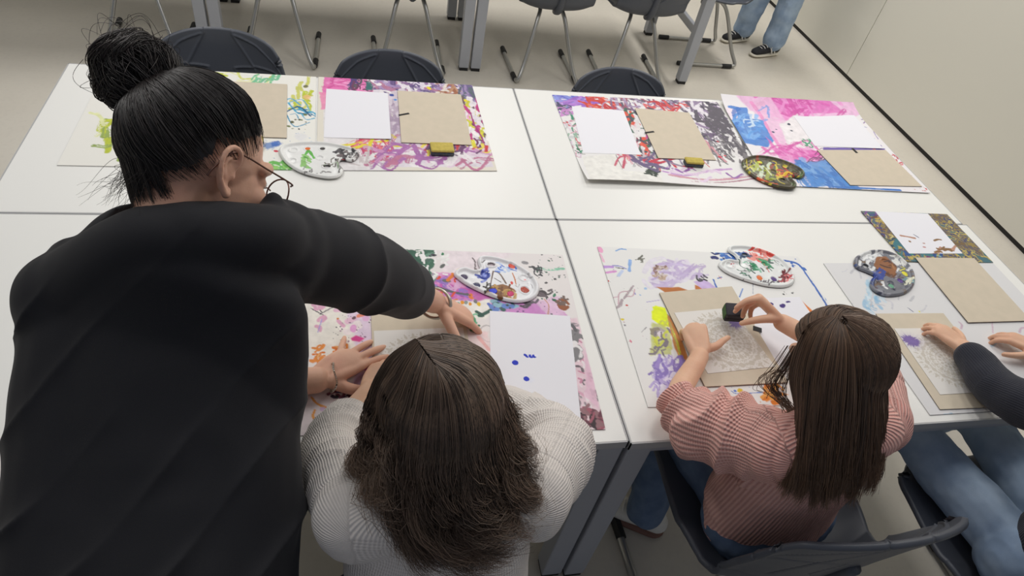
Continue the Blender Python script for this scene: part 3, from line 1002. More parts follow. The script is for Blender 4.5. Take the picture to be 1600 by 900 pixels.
s.stroke([(543, 630), (540, 638), (548, 644), (534, 648), (530, 658)], 4, (230, 140, 90), 1, .1)
s.stroke([(548, 640), (556, 632), (566, 628)], 10, (236, 160, 150), .8, .2)
s.blob(505, 640, 5, 4, (215, 180, 220), 0, .5, .8)
s.splat(9, (490, 668, 514, 680), 2.2, [(60, 48, 52)], 92, 2.4), s.splat(6, (515, 664, 530, 668), 1.4, [(200, 110, 120)], 93)
s.stroke([(560, 495), (600, 480), (640, 482)], 10, (235, 130, 90), .9, .2)
s.build('painting_mat', 'sheet thick with magenta, green and orange splashes under the hands of the woman in black', 'painting mat', TZ + .0026, .002)

# near right sheet under the board of the girl in pink
s = Sheet([(933, 386), (1246, 402), (1399, 632), (1012, 637)], (233, 232, 229), .0019)
s.blob(938, 392, 7, 9, (235, 165, 200)), s.stroke([(938, 398), (943, 410)], 5, (235, 180, 205), .9)
s.stroke([(943, 418), (956, 418)], 9, (190, 150, 215), 1, .15), s.stroke([(948, 427), (962, 425)], 7, (215, 150, 205), 1, .15)
s.stroke([(957, 416), (968, 417), (978, 421)], 4, (150, 150, 200)), s.stroke([(962, 419), (974, 421)], 3, BLK)
s.stroke([(984, 408), (983, 424)], 8, (140, 175, 225), 1, .2), s.stroke([(966, 432), (972, 424)], 7, (190, 205, 235), .9, .2)
s.stroke([(962, 393), (970, 390), (978, 391)], 3.5, (110, 160, 220)), s.stroke([(1052, 391), (1082, 392)], 3, (66, 120, 200))
s.scribble(7, (994, 402, 1004, 410), 7, 1.6, [(110, 110, 100)], 30, 20, .1, 100)
s.poly([(1012, 414), (1075, 406), (1092, 432), (1028, 446)], (222, 212, 230), .006, .95, .004, 35, 0, .25)
s.scribble(34, (1015, 410, 1088, 444), 30, 5, [(205, 190, 222), (226, 220, 232), (190, 170, 210)], 14, 12, .4, 101, .8)
s.scribble(22, (1022, 416, 1042, 436), 6, 3.5, [(190, 165, 145), (150, 120, 110), (205, 190, 180)], 40, 50, .3, 102)
s.splat(10, (1022, 415, 1036, 434), 1.4, [(110, 80, 80)], 103)
s.poly([(1024, 449), (1060, 450), (1080, 456), (1040, 459)], (190, 115, 55), .004), s.poly([(1085, 446), (1106, 452), (1104, 455), (1086, 453)], (190, 115, 55), .003)
s.poly([(1084, 442), (1100, 438), (1120, 450), (1096, 453)], (205, 180, 226), .006, .95)
s.scribble(6, (1088, 430, 1104, 442), 8, 2, [BLK, DGREY], 0, 40, .1, 104)
s.poly([(1018, 488), (1024, 478), (1040, 482), (1046, 512), (1034, 512), (1018, 500)], NEON, .005), s.stroke([(1022, 482), (1036, 488), (1044, 505)], 10, (225, 240, 20), 1, .1)
s.poly([(1018, 504), (1034, 508), (1048, 518), (1050, 556), (1016, 556)], (196, 200, 110), .006, 1, .003, 40, 0, .3)
s.blob(1030, 520, 13, 13, (175, 165, 165), 0, .6, .95), s.blob(1032, 524, 8, 8, (226, 215, 222), 0, .6, .9)
s.scribble(22, (1018, 505, 1048, 556), 12, 3, [(150, 140, 120), (205, 210, 80), (130, 120, 130)], 60, 30, .3, 105)
s.poly([(1042, 492), (1050, 500), (1076, 560), (1064, 572), (1052, 540)], (196, 130, 70), .005), s.stroke([(1048, 515), (1058, 540), (1062, 560)], 7, (226, 230, 60), .9, .35)
s.stroke([(1046, 505), (1060, 545), (1070, 575)], 5, (170, 160, 90), .8, .4)
s.poly([(1024, 560), (1052, 558), (1064, 590), (1050, 625), (1028, 605)], (222, 212, 236), .008, .9, .005, 30, 0, .2)
s.scribble(40, (1022, 560, 1062, 622), 16, 4, [(160, 140, 205), (190, 175, 222), (226, 220, 236), (140, 120, 190)], 70, 35, .4, 106)
s.scribble(5, (958, 455, 985, 478), 24, 2.6, [(205, 170, 180), (175, 160, 165)], 48, 12, .2, 107)
s.blob(979, 478, 3, 2, RED), s.blob(950, 440, 2, 2, RED), s.blob(985, 534, 2, 4, (225, 130, 150)), s.blob(972, 500, 4, 2.5, (220, 200, 60)), s.blob(976, 509, 3, 2, GREY, 40)
s.blob(1008, 452, 4, 2.5, (160, 190, 225), 30), s.blob(1000, 462, 2, 2, (160, 190, 225)), s.blob(992, 460, 2, 2, (150, 150, 200))
s.stroke([(1010, 473), (1030, 470)], 2.5, (190, 180, 215)), s.stroke([(1002, 520), (1010, 512)], 1.4, GREY)
s.splat(26, (940, 400, 1015, 600), 1.1, [(170, 168, 170), (200, 170, 170)], 108)
s.scribble(16, (1116, 395, 1148, 408), 10, 4, [(66, 110, 185), (90, 140, 205), NAVY], -20, 25, .15, 109)
s.stroke([(1114, 438), (1120, 452)], 5, (70, 110, 190)), s.stroke([(1121, 436), (1127, 434)], 3, (66, 110, 185)), s.stroke([(1122, 432), (1127, 437)], 2, (215, 100, 80))
s.stroke([(1160, 452), (1155, 465)], 3, (66, 120, 200)), s.stroke([(1176, 440), (1176, 460)], 1.2, (110, 120, 150))
s.stroke([(1224, 408), (1240, 411), (1250, 417), (1262, 434), (1280, 460), (1298, 490)], 6, (60, 105, 185), 1, .05)
s.blob(1256, 421, 5, 5, (66, 115, 195), 30), s.stroke([(1288, 460), (1290, 470)], 2.5, (100, 150, 210))
s.splat(12, (1222, 405, 1245, 418), 1.8, [(60, 105, 185)], 110)
s.poly([(1248, 466), (1256, 474), (1268, 486), (1278, 490), (1262, 492)], (226, 130, 60), .004)
s.splat(6, (1222, 456, 1240, 462), 1.6, [(60, 60, 60)], 111)
s.poly([(1196, 602), (1214, 600), (1212, 612), (1232, 618), (1196, 628), (1190, 624), (1204, 612)], (230, 145, 60), .004)
s.scribble(10, (1192, 600, 1216, 628), 12, 5, [(236, 165, 80), (222, 125, 40)], 30, 25, .2, 112)
s.blob(1156, 611, 7, 4, (226, 190, 50), 20), s.stroke([(1142, 612), (1152, 616), (1190, 614)], 2.2, (110, 140, 205)), s.blob(1148, 612, 4, 3, (100, 130, 200))
s.stroke([(1096, 592), (1102, 606)], 4, (66, 110, 190))
s.splat(14, (1135, 602, 1240, 630), 1.1, [(205, 120, 60), (110, 130, 190)], 113)
s.build('painting_mat', 'white sheet with a neon yellow patch and lilac smears by the girl in pink', 'painting mat', TZ + .0026, .002, None, None)

# rightmost near sheet
s = Sheet([(1.393, 1.298), (2.03, 1.296), (2.03, .742), (1.393, .745)], (222, 221, 221), .0022, px=False)
s.scribble(20, (1352, 440, 1385, 482), 14, 6, [(170, 205, 226), (140, 185, 216), (205, 222, 232)], -50, 25, .35, 120, .8)
s.scribble(16, (1318, 418, 1450, 490), 14, 2, [(196, 196, 200), (205, 205, 210)], 40, 50, .3, 121)
s.stroke([(1418, 482), (1426, 488)], 2.2, NAVY), s.blob(1436, 488, 2, 3, (225, 220, 80))
s.scribble(30, (1455, 420, 1700, 700), 16, 3, [(190, 190, 205), (205, 180, 195), (180, 200, 215)], 30, 60, .3, 122)
s.build('painting_mat', 'plain white sheet with a pale blue smear at the right end of the near table', 'painting mat', TZ + .0026, .002)

# dark painted sheet lying across the two right tables
s = Sheet([(1.681, 1.555), (2.03, 1.545), (2.03, 1.296), (1.693, 1.303)], (90, 80, 70), .0018, px=False)
s.noisefill([(120, 96, 60), (96, 88, 100), (150, 130, 70), (70, 74, 110), (190, 170, 90), (90, 110, 110), (66, 110, 120)], 26, 9)
s.scribble(40, (1350, 332, 1390, 372), 12, 3, [(190, 160, 80), (110, 70, 60), (70, 70, 130), (120, 80, 140), (205, 190, 130)], -40, 40, .3, 130)
s.scribble(40, (1385, 368, 1470, 412), 12, 4, [(60, 120, 130), (40, 80, 140), (60, 140, 120), (150, 190, 170), (30, 70, 90)], -40, 40, .3, 131)
s.blob(1450, 404, 8, 5, (120, 60, 110))
s.build('painting_mat', 'sheet covered in dark brown and teal paint across the right hand table seam', 'painting mat', TZ + .0046, .0018)

# ------------------------------------------------------------------ white papers and grey boards
def paper(corners, label, z, th=.0004, marks=None, res=.004, group=None, px=True, lift=None):
    s_ = Sheet(corners, (236, 235, 240), res, px)
    if marks:
        marks(s_)
    return s_.build('drawing_paper', label, 'paper', z + th, th, lift, M_PAINT2, group)


M_PAINT2 = attr_mat('paper with dabs', 'paint', 0.75)
paper([(510, 140), (606, 147), (611, 220), (506, 216)], 'blank white paper on the pink and purple sheet at far left', TZ + .0034, lift=lambda u, v: .004 * u ** 2 * v ** 2)
paper([(893, 167), (974, 174), (1001, 243), (911, 240)], 'blank white paper left of the grey board on the streaked sheet', TZ + .0028)
paper([(1236, 179), (1333, 183), (1378, 235), (1272, 230)], 'blank white paper on the pink wash of the curled sheet', TZ + .0056, lift=lambda u, v: .003 * u * u)


def m5(s_):
    s_.blob(805, 568, 7, 5.5, (46, 62, 190), 20, .25, 1, .06)
    for px in (823, 829, 834):
        s_.blob(px, 558, 4, 4, (46, 62, 190), 40, .3, 1, .1)
        s_.blob(px + 3.2, 556.5, 3.6, 3, (238, 238, 246), 40, .2, 1, .1)
    s_.blob(820, 556, 3, 3, (46, 62, 190), 30, .3)
    s_.blob(829, 595, 7, 5, (214, 218, 238), -20, .5, .35, .6)
    s_.blob(822, 593, 6, 4.5, (46, 62, 190), -20, .3, 1, .06)


paper([(765, 487), (890, 495), (907, 655), (767, 648)], 'white paper with small blue dabs right of the girl in grey', TZ + .0030, marks=m5, res=.0012)


def m6(s_):
    s_.blob(1205, 476, 5, 4, (74, 56, 124), 0, .4)
    s_.blob(1222, 479, 9, 5, (74, 56, 124), 20, .6), s_.blob(1230, 473, 8, 3, (74, 56, 124), 10, .5)


paper([(1120, 470), (1248, 465), (1318, 566), (1190, 574)], 'white paper with purple dabs under the right arm of the girl in pink', TZ + .0030, marks=m6, res=.0015)


def m8(s_):
    s_.stroke([(1406, 370), (1418, 372), (1428, 374)], 7, (185, 140, 120), 1, .15), s_.blob(1420, 379, 5, 4, (140, 105, 70))
    s_.stroke([(1426, 368), (1434, 373)], 2.5, NAVY), s_.blob(1442, 382, 5, 2.4, (190, 150, 140)), s_.blob(1443, 388, 5, 2.5, (200, 150, 150))
    s_.scribble(8, (1460, 370, 1500, 400), 10, 4, [(190, 145, 125), (140, 105, 70)], 0, 20, .1, 3)


paper([(1.737, 1.553), (1.948, 1.545), (1.94, 1.339), (1.731, 1.339)], 'white paper with brown dabs on the dark painted sheet', TZ + .0048, marks=m8, res=.0015, px=False)


def board(corners, label, z, th=.003, band=None, lift=0.0, px=True, group=None):
    c = [at(*p)[:2] if px else np.array(p, float) for p in corners]
    ctr = np.mean(c, 0)
    t_ = thing('cardboard_folder', label, 'folder', (ctr[0], ctr[1], z), 0, group)
    for nm, z0, z1, mt, ins in (('back_cover', 0, th * .45, M_BOARDE, .001), ('front_cover', th * .5, th, M_BOARD, 0)):
        V = [(*(p - ctr) * (1 - ins), zz + (lift if k in (0, 1) else 0) * 0) for zz in (z0, z1) for k, p in enumerate(c)]
        F = [(3, 2, 1, 0), (4, 5, 6, 7)] + [(k, (k + 1) % 4, (k + 1) % 4 + 4, k + 4) for k in range(4)]
        bevel(mesh_obj(nm, V, F[:], mt, t_, False), .0006, 1)
    if band:
        a, b_ = at(*band[0])[:2] - ctr, at(*band[1])[:2] - ctr
        bt = MB().bar((*a, th + .0006), (*b_, th + .0006), band[2], .0012)
        bt.build('elastic_tab', M_BAND, t_)['label'] = 'black elastic tab'
    return t_


board([(-.472, 2.196), (-.228, 2.197), (-.21, 1.869), (-.470, 1.868)], 'grey cardboard folder partly behind the head of the woman in black', TZ + .0033, px=False)
board([(621, 144), (720, 150), (737, 229), (627, 225)], 'grey cardboard folder with a yellow sponge below on the far left table', TZ + .0036, band=((623, 183), (639, 180), .008))
board([(991, 171), (1076, 178), (1118, 252), (1028, 249)], 'grey cardboard folder on the sheet with grey streaks on the far right table', TZ + .0030, band=((1007, 210), (1021, 208), .008))
board([(1275, 237), (1382, 237), (1439, 294), (1327, 292)], 'grey cardboard folder on the curled pink and blue sheet by the wall', TZ + .0056, band=((1330, 235), (1337, 242), .010))
board([(.031, 1.134), (.258, 1.130), (.262, .812), (.030, .815)], 'grey cardboard folder under the hands of the woman in black', TZ + .0030, px=False)
b6 = board([(1029, 460), (1142, 450), (1230, 600), (1100, 607)], 'grey cardboard folder beneath the hands of the girl in pink', TZ + .0036, .004)
bb_ = MB()
ctr6 = np.array(b6.location)
pa = at(1181, 518) - ctr6
bb_.bar((pa[0] - .009, pa[1] + .006, .0046), (pa[0] + .012, pa[1] - .004, .0046), .017, .0012)
bb_.build('elastic_tab', M_BAND, b6)['label'] = 'black elastic tab'
board([(1.445, 1.085), (1.675, 1.080), (1.665, .752), (1.430, .757)], 'grey cardboard folder with a purple dabbed stencil at the right edge', TZ + .0030, px=False)
board([(1.738, 1.318), (1.965, 1.314), (1.96, 1.04), (1.732, 1.04)], 'grey cardboard folder below the dark painted sheet at the far right', TZ + .0050, px=False)


# ------------------------------------------------------------------ stencils with a lace mandala
def stencil(c4, label, centre, rad, z, purple=None, res=.0010, ctr=None, px=True):
    s_ = Sheet(c4, (226, 222, 216), res, px)
    c = at(*centre)[:2] if px else np.array(centre)
    x, y = s_.x - c[0], s_.y - c[1]
    r = np.hypot(x, y) / rad
    th = np.arctan2(y, x)
    H = np.zeros_like(r)

    def ring(r0, r1, n, duty, ph=0, taper=1.0):
        a = (th * n / (2 * PI) + ph) % 1.0
        k = np.clip((r - r0) / (r1 - r0), 0, 1)
        wdt = duty * np.sin(PI * k) ** taper
        return ((np.abs(a - .5) < wdt / 2) & (r > r0) & (r < r1))

    def dots(r0, n, sz, ph=0):
        a = ((th * n / (2 * PI) + ph) % 1.0 - .5) * 2 * PI / n * r0
        return np.hypot(a, r - r0) < sz
    for args in ((.06, .16, 8, .7), (.17, .30, 12, .7), (.31, .38, 24, .55, .5), (.40, .56, 16, .62), (.47, .55, 16, .4, .5), (.57, .62, 32, .5), (.64, .80, 16, .66, .5), (.66, .75, 16, .35), (.82, .90, 16, .55), (.84, .99, 32, .35, .5)):
        H = np.maximum(H, ring(*args))
    for args in ((.35, 24, .016), (.44, 16, .02, .5), (.605, 32, .014, .5), (.72, 32, .013, .25), (.81, 32, .013), (.93, 32, .016), (.99, 16, .018, .5)):
        H = np.maximum(H, dots(*args))
    # outlines that carry the petals
    arc = np.abs(((th * 16 / (2 * PI)) % 1.0) - .5)
    for rr_ in (.49, .72):
        pet = np.abs(np.hypot((arc - 0.0) * .9, (r - rr_) * 1.6) - .17) < .018
        H = np.maximum(H, pet & (np.abs(r - rr_) < .16))
    H[r > 1.03] = 0
    H = H.astype(float) * .62
    s_.C = s_.C + (lin((188, 178, 160)) - s_.C) * H[..., None]
    if purple:
        for px_, py_, rx, ry in purple:
            cc = at(px_, py_)[:2]
            d = np.hypot((s_.x - cc[0]) / (rx * PXM), (s_.y - cc[1]) / (ry * PXM * 1.25))
            a_ = np.arctan2(s_.y - cc[1], s_.x - cc[0])
            d = d + .55 * (vnoise(a_ * 9, d * .6, 4) - .5) + .4 * (fbm(s_.x, s_.y, 180, 8, 3) - .5)
            s_.put(1 - sstep(.75, 1.15, d), (96, 62, 150), .95)
            s_.put((1 - sstep(.6, 2.0, d)) * .5, (150, 130, 185), .6)
    return s_.build('mandala_stencil', label, 'stencil', z + .0007, .0006, None, M_STENCIL)


stencil([(.036, 1.066), (.250, 1.070), (.252, .842), (.036, .842)], 'translucent lace pattern stencil in front of the girl in grey', (.146, .955), .104, TZ + .0064, px=False)
stencil([(1052, 492), (1141, 484), (1209, 576), (1104, 587)], 'translucent mandala stencil with a purple dab under the hands of the girl in pink', (1139, 537), .108, TZ + .0080, [(1146, 507, 16, 13)])
stencil([(1.468, 1.026), (1.655, 1.022), (1.648, .80), (1.46, .80)], 'translucent stencil with a large purple patch at the right edge', (1.56, .905), .092, TZ + .0064, [(1421, 535, 22, 14)], px=False)


# ------------------------------------------------------------------ paint palettes
def palette(outline, hole, wells, label, base, z, paint, dark=False, off=(0, 0), group=None, fixed=None, seed=0):
    """outline, hole, wells in photo positions on the table; wells: (px, py, r px, rgb or None)"""
    C0 = np.array([at(*p)[:2] for p in outline])
    Q = spline(C0, 24, True)
    c = (Q.min(0) + Q.max(0)) / 2
    Q = Q - c
    nth, nr = 260, 74
    # outline resampled evenly along its length; rings shrink towards an inner spine
    L = np.concatenate([[0], np.cumsum(np.linalg.norm(np.diff(np.vstack([Q, Q[:1]]), axis=0), axis=1))])
    tq = np.linspace(0, L[-1], nth, endpoint=False)
    QQ = np.stack([np.interp(tq, L, np.append(Q[:, k], Q[0, k])) for k in (0, 1)], 1)
    rr = np.linspace(0, 1, nr) ** .85
    P = QQ[None] * rr[:, None, None]                  # nr,nth,2
    # distance to the outline
    D = np.full(P.shape[:2], 9.0)
    for k in range(0, nth):
        D = np.minimum(D, np.hypot(P[..., 0] - QQ[k, 0], P[..., 1] - QQ[k, 1]))
    D[-1] = 0
    H = .0030 + .0055 * np.exp(-((D - .0055) / .0042) ** 2) - .002 * np.exp(-((D - .017) / .008) ** 2)
    H = np.where(D < .004, np.minimum(H, .0022 + D * 1.5), H)
    Cc = np.ones(P.shape[:2] + (3,)) * lin(base)
    X, Y = P[..., 0] + c[0], P[..., 1] + c[1]
    n1 = fbm(X, Y, 60, seed, 4)
    Cc *= (1 + .10 * (n1 - .5))[..., None]
    keep = np.ones(P.shape[:2], bool)
    hc = None
    if hole:
        hc = at(hole[0], hole[1])[:2] - c
        a, b_ = hole[2] * PXM, hole[3] * PXM * 1.25
        e = np.hypot((P[..., 0] - hc[0]) / a, (P[..., 1] - hc[1]) / b_)
        H = H + .003 * np.exp(-((e - 1.25) / .2) ** 2)
        keep = e > 1.0
        near = (e > 1.0) & (e < 1.14)
        snap = np.where(near[..., None], hc + (P - hc) / np.maximum(e, 1e-6)[..., None] * 1.0, P)
        P = np.where(near[..., None] & (e < 1.10)[..., None], snap, P)
    dabs = []
    for (wx, wy, wr, col) in wells:
        wc = at(wx, wy)[:2] - c
        d = np.hypot(P[..., 0] - wc[0], (P[..., 1] - wc[1]) / 1.02)
        r_ = wr * PXM
        H = H + .0022 * np.exp(-((d - r_ * 1.06) / .0022) ** 2) - .0016 * (1 - sstep(r_ * .8, r_, d))
        if col is not None:
            dabs.append((wc, r_ * 1.0, col))
    sh = Sheet.__new__(Sheet)
    sh.x, sh.y, sh.C, sh.k = X, Y, Cc, seed * 7
    sh.nu, sh.nv = nth, nr
    sh.window = lambda x0, x1, y0, y1: None if not ((X >= x0) & (X <= x1) & (Y >= y0) & (Y <= y1)).any() else (slice(0, nr), slice(0, nth))
    paint(sh)
    Cc = sh.C
    V = np.stack([P[..., 0], P[..., 1], H], -1).reshape(-1, 3)
    i, j = np.meshgrid(np.arange(nr - 1), np.arange(nth), indexing='ij')
    j2 = (j + 1) % nth
    q = np.stack([i * nth + j, (i + 1) * nth + j, (i + 1) * nth + j2, i * nth + j2], -1).reshape(-1, 4)
    kf = keep.reshape(-1)
    q = q[kf[q].all(1)]
    th = .0014
    o = thing('paint_palette', label, 'paint palette', (c[0], c[1], z), 0, group)
    used = np.unique(q)
    remap = np.full(len(V), -1)
    remap[used] = np.arange(len(used))
    tray = mesh_obj('tray', V[used], remap[q], M_WETPAINT, o, True, {'paint': ('FLOAT_COLOR', Cc.reshape(-1, 3)[used])})
    so = tray.modifiers.new('thickness', 'SOLIDIFY')
    so.thickness = th
    so.offset = -1
    rs = np.random.default_rng(seed + 90)
    for (wc, r_, col) in dabs:
        n = 40
        a = np.arange(n) * 2 * PI / n
        ph = rs.uniform(0, 6, 3)
        rad = r_ * (1 + .12 * np.sin(2 * a + ph[0]) + .08 * np.sin(3 * a + ph[1]) + .05 * np.sin(5 * a + ph[2]))
        Vd, Fd = [], []
        ringsr = (1.0, .93, .78, .55, .3)
        hs = (.0012, .0040, .0050, .0053, .0055)
        for f_, h_ in zip(ringsr, hs):
            for k in range(n):
                Vd.append((wc[0] + math.cos(a[k]) * rad[k] * f_, wc[1] + math.sin(a[k]) * rad[k] * f_, h_ + .0004 * math.sin(7 * a[k] + f_ * 9 + ph[1])))
        Vd.append((wc[0], wc[1], .0055))
        for m_ in range(4):
            for k in range(n):
                Fd.append([m_ * n + k, m_ * n + (k + 1) % n, (m_ + 1) * n + (k + 1) % n, (m_ + 1) * n + k])
        for k in range(n):
            Fd.append([4 * n + k, 4 * n + (k + 1) % n, 5 * n])
        mk = tuple(col)
        if mk not in DAB:
            DAB[mk] = mat('wet paint', col, .3, bump=(220, .25))
        mesh_obj('paint_dab', Vd, Fd, DAB[mk], o, True)
    return o


DAB = {}


def zm(pts, ox, oy, k=4.0):
    return [(ox + p[0] / k, oy + p[1] / k) for p in pts]


# clear white palette on the far left table
def p1(s_):
    s_.scribble(10, (472, 246, 486, 262), 12, 3, [(110, 190, 90), (150, 200, 120)], -50, 40, .2, 1)
    s_.scribble(22, (524, 236, 560, 254), 9, 3, [(80, 78, 80), (120, 110, 110)], 30, 50, .2, 2)
    s_.stroke([(534, 255), (552, 257)], 4, (195, 70, 80)), s_.scribble(14, (470, 262, 545, 276), 7, 1.8, [(90, 88, 86), (150, 148, 146)], 20, 60, .2, 3)
    s_.scribble(8, (505, 250, 530, 262), 9, 2, [(150, 175, 140), (120, 116, 110)], 0, 60, .2, 4)


palette(zm([(1155, 240), (1185, 203), (1290, 184), (1430, 184), (1530, 200), (1620, 225), (1650, 262), (1610, 300), (1545, 292), (1525, 315), (1552, 355), (1530, 395), (1470, 408), (1380, 396), (1280, 366), (1195, 310)], 148, 180),
        (511, 264, 9, 5), [(481, 236, 8, (228, 110, 40)), (504, 236, 8, (58, 52, 50)), (458, 254, 9, None), (477, 252, 9, None), (500, 250, 9, None), (459, 238, 10, None), (534, 240, 9, None), (549, 246, 8, None)],
        'nearly clean white palette with orange and black dabs behind the glasses', (234, 234, 231), TZ + .0038, p1, seed=1)


# white palette right of the reaching arm
def p2(s_):
    s_.blob(756, 432, 11, 9, (92, 110, 190), 0, .7), s_.scribble(10, (746, 424, 766, 440), 9, 3, [(130, 145, 215), (70, 85, 170)], 30, 50, .2, 1)
    s_.stroke([(770, 427), (766, 447)], 3, (110, 90, 84)), s_.stroke([(770, 427), (780, 431), (790, 446)], 3.5, (120, 100, 88)), s_.stroke([(772, 438), (782, 444)], 2, (90, 76, 70))
    s_.poly([(768, 450), (785, 446), (802, 455), (806, 458), (790, 470), (772, 464), (758, 462)], (150, 105, 66), .004), s_.scribble(16, (762, 450, 804, 468), 8, 2.5, [(190, 150, 90), (120, 80, 50), (205, 170, 120)], 20, 60, .2, 2)
    s_.stroke([(778, 413), (790, 422), (806, 426)], 4, (80, 120, 210), .9, .2), s_.scribble(10, (776, 410, 806, 428), 8, 2.5, [(90, 130, 215), (200, 215, 240)], -30, 30, .2, 3)
    s_.stroke([(800, 430), (804, 440), (806, 450)], 2.5, (205, 120, 60)), s_.blob(799, 445, 3, 4, (220, 80, 70)), s_.blob(820, 440, 3.4, 3, (240, 150, 150))
    s_.scribble(14, (800, 410, 835, 450), 8, 1.8, [(190, 188, 190), (236, 236, 236)], 30, 50, .2, 4), s_.scribble(8, (755, 448, 766, 458), 6, 2, [(70, 66, 64)], 40, 50, .1, 5)
    s_.stroke([(757, 409), (751, 415)], 2.4, (120, 116, 116))


palette(zm([(918, 208), (938, 178), (985, 165), (1045, 182), (1078, 168), (1066, 125), (1088, 95), (1180, 102), (1290, 138), (1385, 195), (1440, 265), (1436, 330), (1380, 372), (1280, 380), (1150, 345), (1020, 287), (948, 240)], 480, 380),
        (767, 417, 9, 5.5), [(725, 436, 9, (74, 62, 92)), (744, 449, 9, (52, 52, 92)), (770, 458, 10, (38, 62, 214)), (797, 462, 9, (206, 52, 112)), (819, 456, 11, (176, 70, 50)), (818, 437, 10, None), (799, 419, 9, (226, 84, 62)), (756, 432, 11, None)],
        'white palette with royal blue and crimson dabs right of the bangled wrist', (236, 236, 238), TZ + .0034, p2, seed=2)


# white palette in front of the girl in pink
def p3(s_):
    s_.scribble(16, (1168, 394, 1206, 408), 16, 4, [(222, 80, 70), (236, 150, 140)], -22, 10, .2, 1), s_.scribble(8, (1150, 396, 1172, 406), 8, 3, [(90, 120, 180), (70, 90, 120)], -20, 20, .2, 2)
    for P_ in ([(1152, 410), (1158, 420), (1170, 424)], [(1150, 424), (1162, 430), (1172, 436)], [(1180, 407), (1190, 412), (1204, 426)], [(1170, 412), (1176, 424), (1184, 424)], [(1206, 408), (1214, 414), (1222, 418)], [(1155, 430), (1168, 434), (1174, 440)]):
        s_.stroke(P_, 2.6, (50, 92, 80))
    s_.poly([(1170, 412), (1180, 416), (1186, 426), (1174, 426)], (48, 140, 96), .003), s_.poly([(1182, 406), (1196, 410), (1206, 420), (1192, 418)], (70, 160, 112), .003)
    s_.scribble(14, (1160, 408, 1210, 430), 8, 2.2, [(60, 130, 96), (150, 200, 175), (80, 100, 96)], -30, 50, .2, 3), s_.stroke([(1192, 414), (1200, 428)], 2, (220, 90, 90))
    s_.scribble(14, (1214, 424, 1234, 440), 9, 2.6, [(190, 60, 70), (222, 130, 130), (120, 40, 50)], 40, 60, .2, 4), s_.splat(8, (1136, 412, 1146, 422), 1.1, [(205, 80, 90)], 5)
    s_.scribble(10, (1150, 440, 1215, 448), 7, 1.6, [(110, 106, 110)], 0, 60, .2, 6)


palette(zm([(888, 195), (902, 164), (950, 152), (1000, 160), (985, 130), (945, 98), (962, 70), (1060, 70), (1180, 102), (1290, 162), (1352, 240), (1350, 300), (1290, 326), (1180, 318), (1050, 284), (942, 240)], 900, 370),
        (1162, 401, 7, 4.5), [(1139, 417, 10, None), (1185, 437, 9, (226, 112, 40)), (1207, 439, 9, (84, 58, 130)), (1223, 431, 10, None), (1213, 413, 9, None), (1190, 402, 9, None), (1162, 430, 10, None), (1170, 414, 10, None), (1192, 416, 9, None)],
        'white palette with green strokes and orange and purple dabs before the girl in pink', (232, 234, 232), TZ + .0034, p3, seed=3)


# paint-caked palette on the far right table
def p4(s_):
    s_.scribble(90, (1157, 247, 1254, 298), 10, 3, [(80, 90, 60), (110, 100, 60), (205, 190, 60), (60, 60, 50), (150, 60, 40), (190, 190, 160), (90, 110, 70)], -20, 60, .2, 1)
    s_.scribble(16, (1172, 262, 1206, 282), 10, 4, [(170, 180, 70), (205, 215, 190), (150, 160, 60)], -50, 30, .2, 2), s_.blob(1168, 261, 8, 5, (110, 66, 46))
    s_.blob(1205, 271, 9, 5, (100, 88, 50)), s_.stroke([(1182, 284), (1198, 290), (1212, 292)], 8, (215, 90, 50), 1, .1), s_.stroke([(1222, 266), (1232, 275), (1238, 282)], 8, (170, 40, 40), 1, .1)
    s_.blob(1207, 258, 10, 6, (215, 195, 50)), s_.blob(1224, 264, 9, 6, (205, 190, 60)), s_.blob(1240, 275, 10, 6, (104, 60, 44)), s_.stroke([(1195, 268), (1203, 278)], 3, (222, 222, 210))
    s_.scribble(10, (1215, 268, 1232, 280), 9, 4, [(222, 180, 40), (190, 60, 40)], -20, 40, .1, 3)


palette(zm([(228, 520), (250, 486), (320, 470), (430, 484), (530, 518), (600, 556), (620, 588), (592, 610), (548, 602), (540, 618), (568, 648), (545, 676), (440, 664), (340, 626), (266, 575)], 1100, 130),
        (1220, 285, 8, 4), [(1169, 261, 10, None), (1185, 258, 9, (222, 214, 50)), (1206, 259, 9, (64, 50, 84)), (1224, 265, 9, None), (1240, 274, 9, None), (1206, 272, 9, None), (1190, 272, 9, None), (1203, 287, 9, None)],
        'dark paint-caked palette with yellow wells between the two far right sheets', (84, 78, 62), TZ + .0080, p4, seed=4)


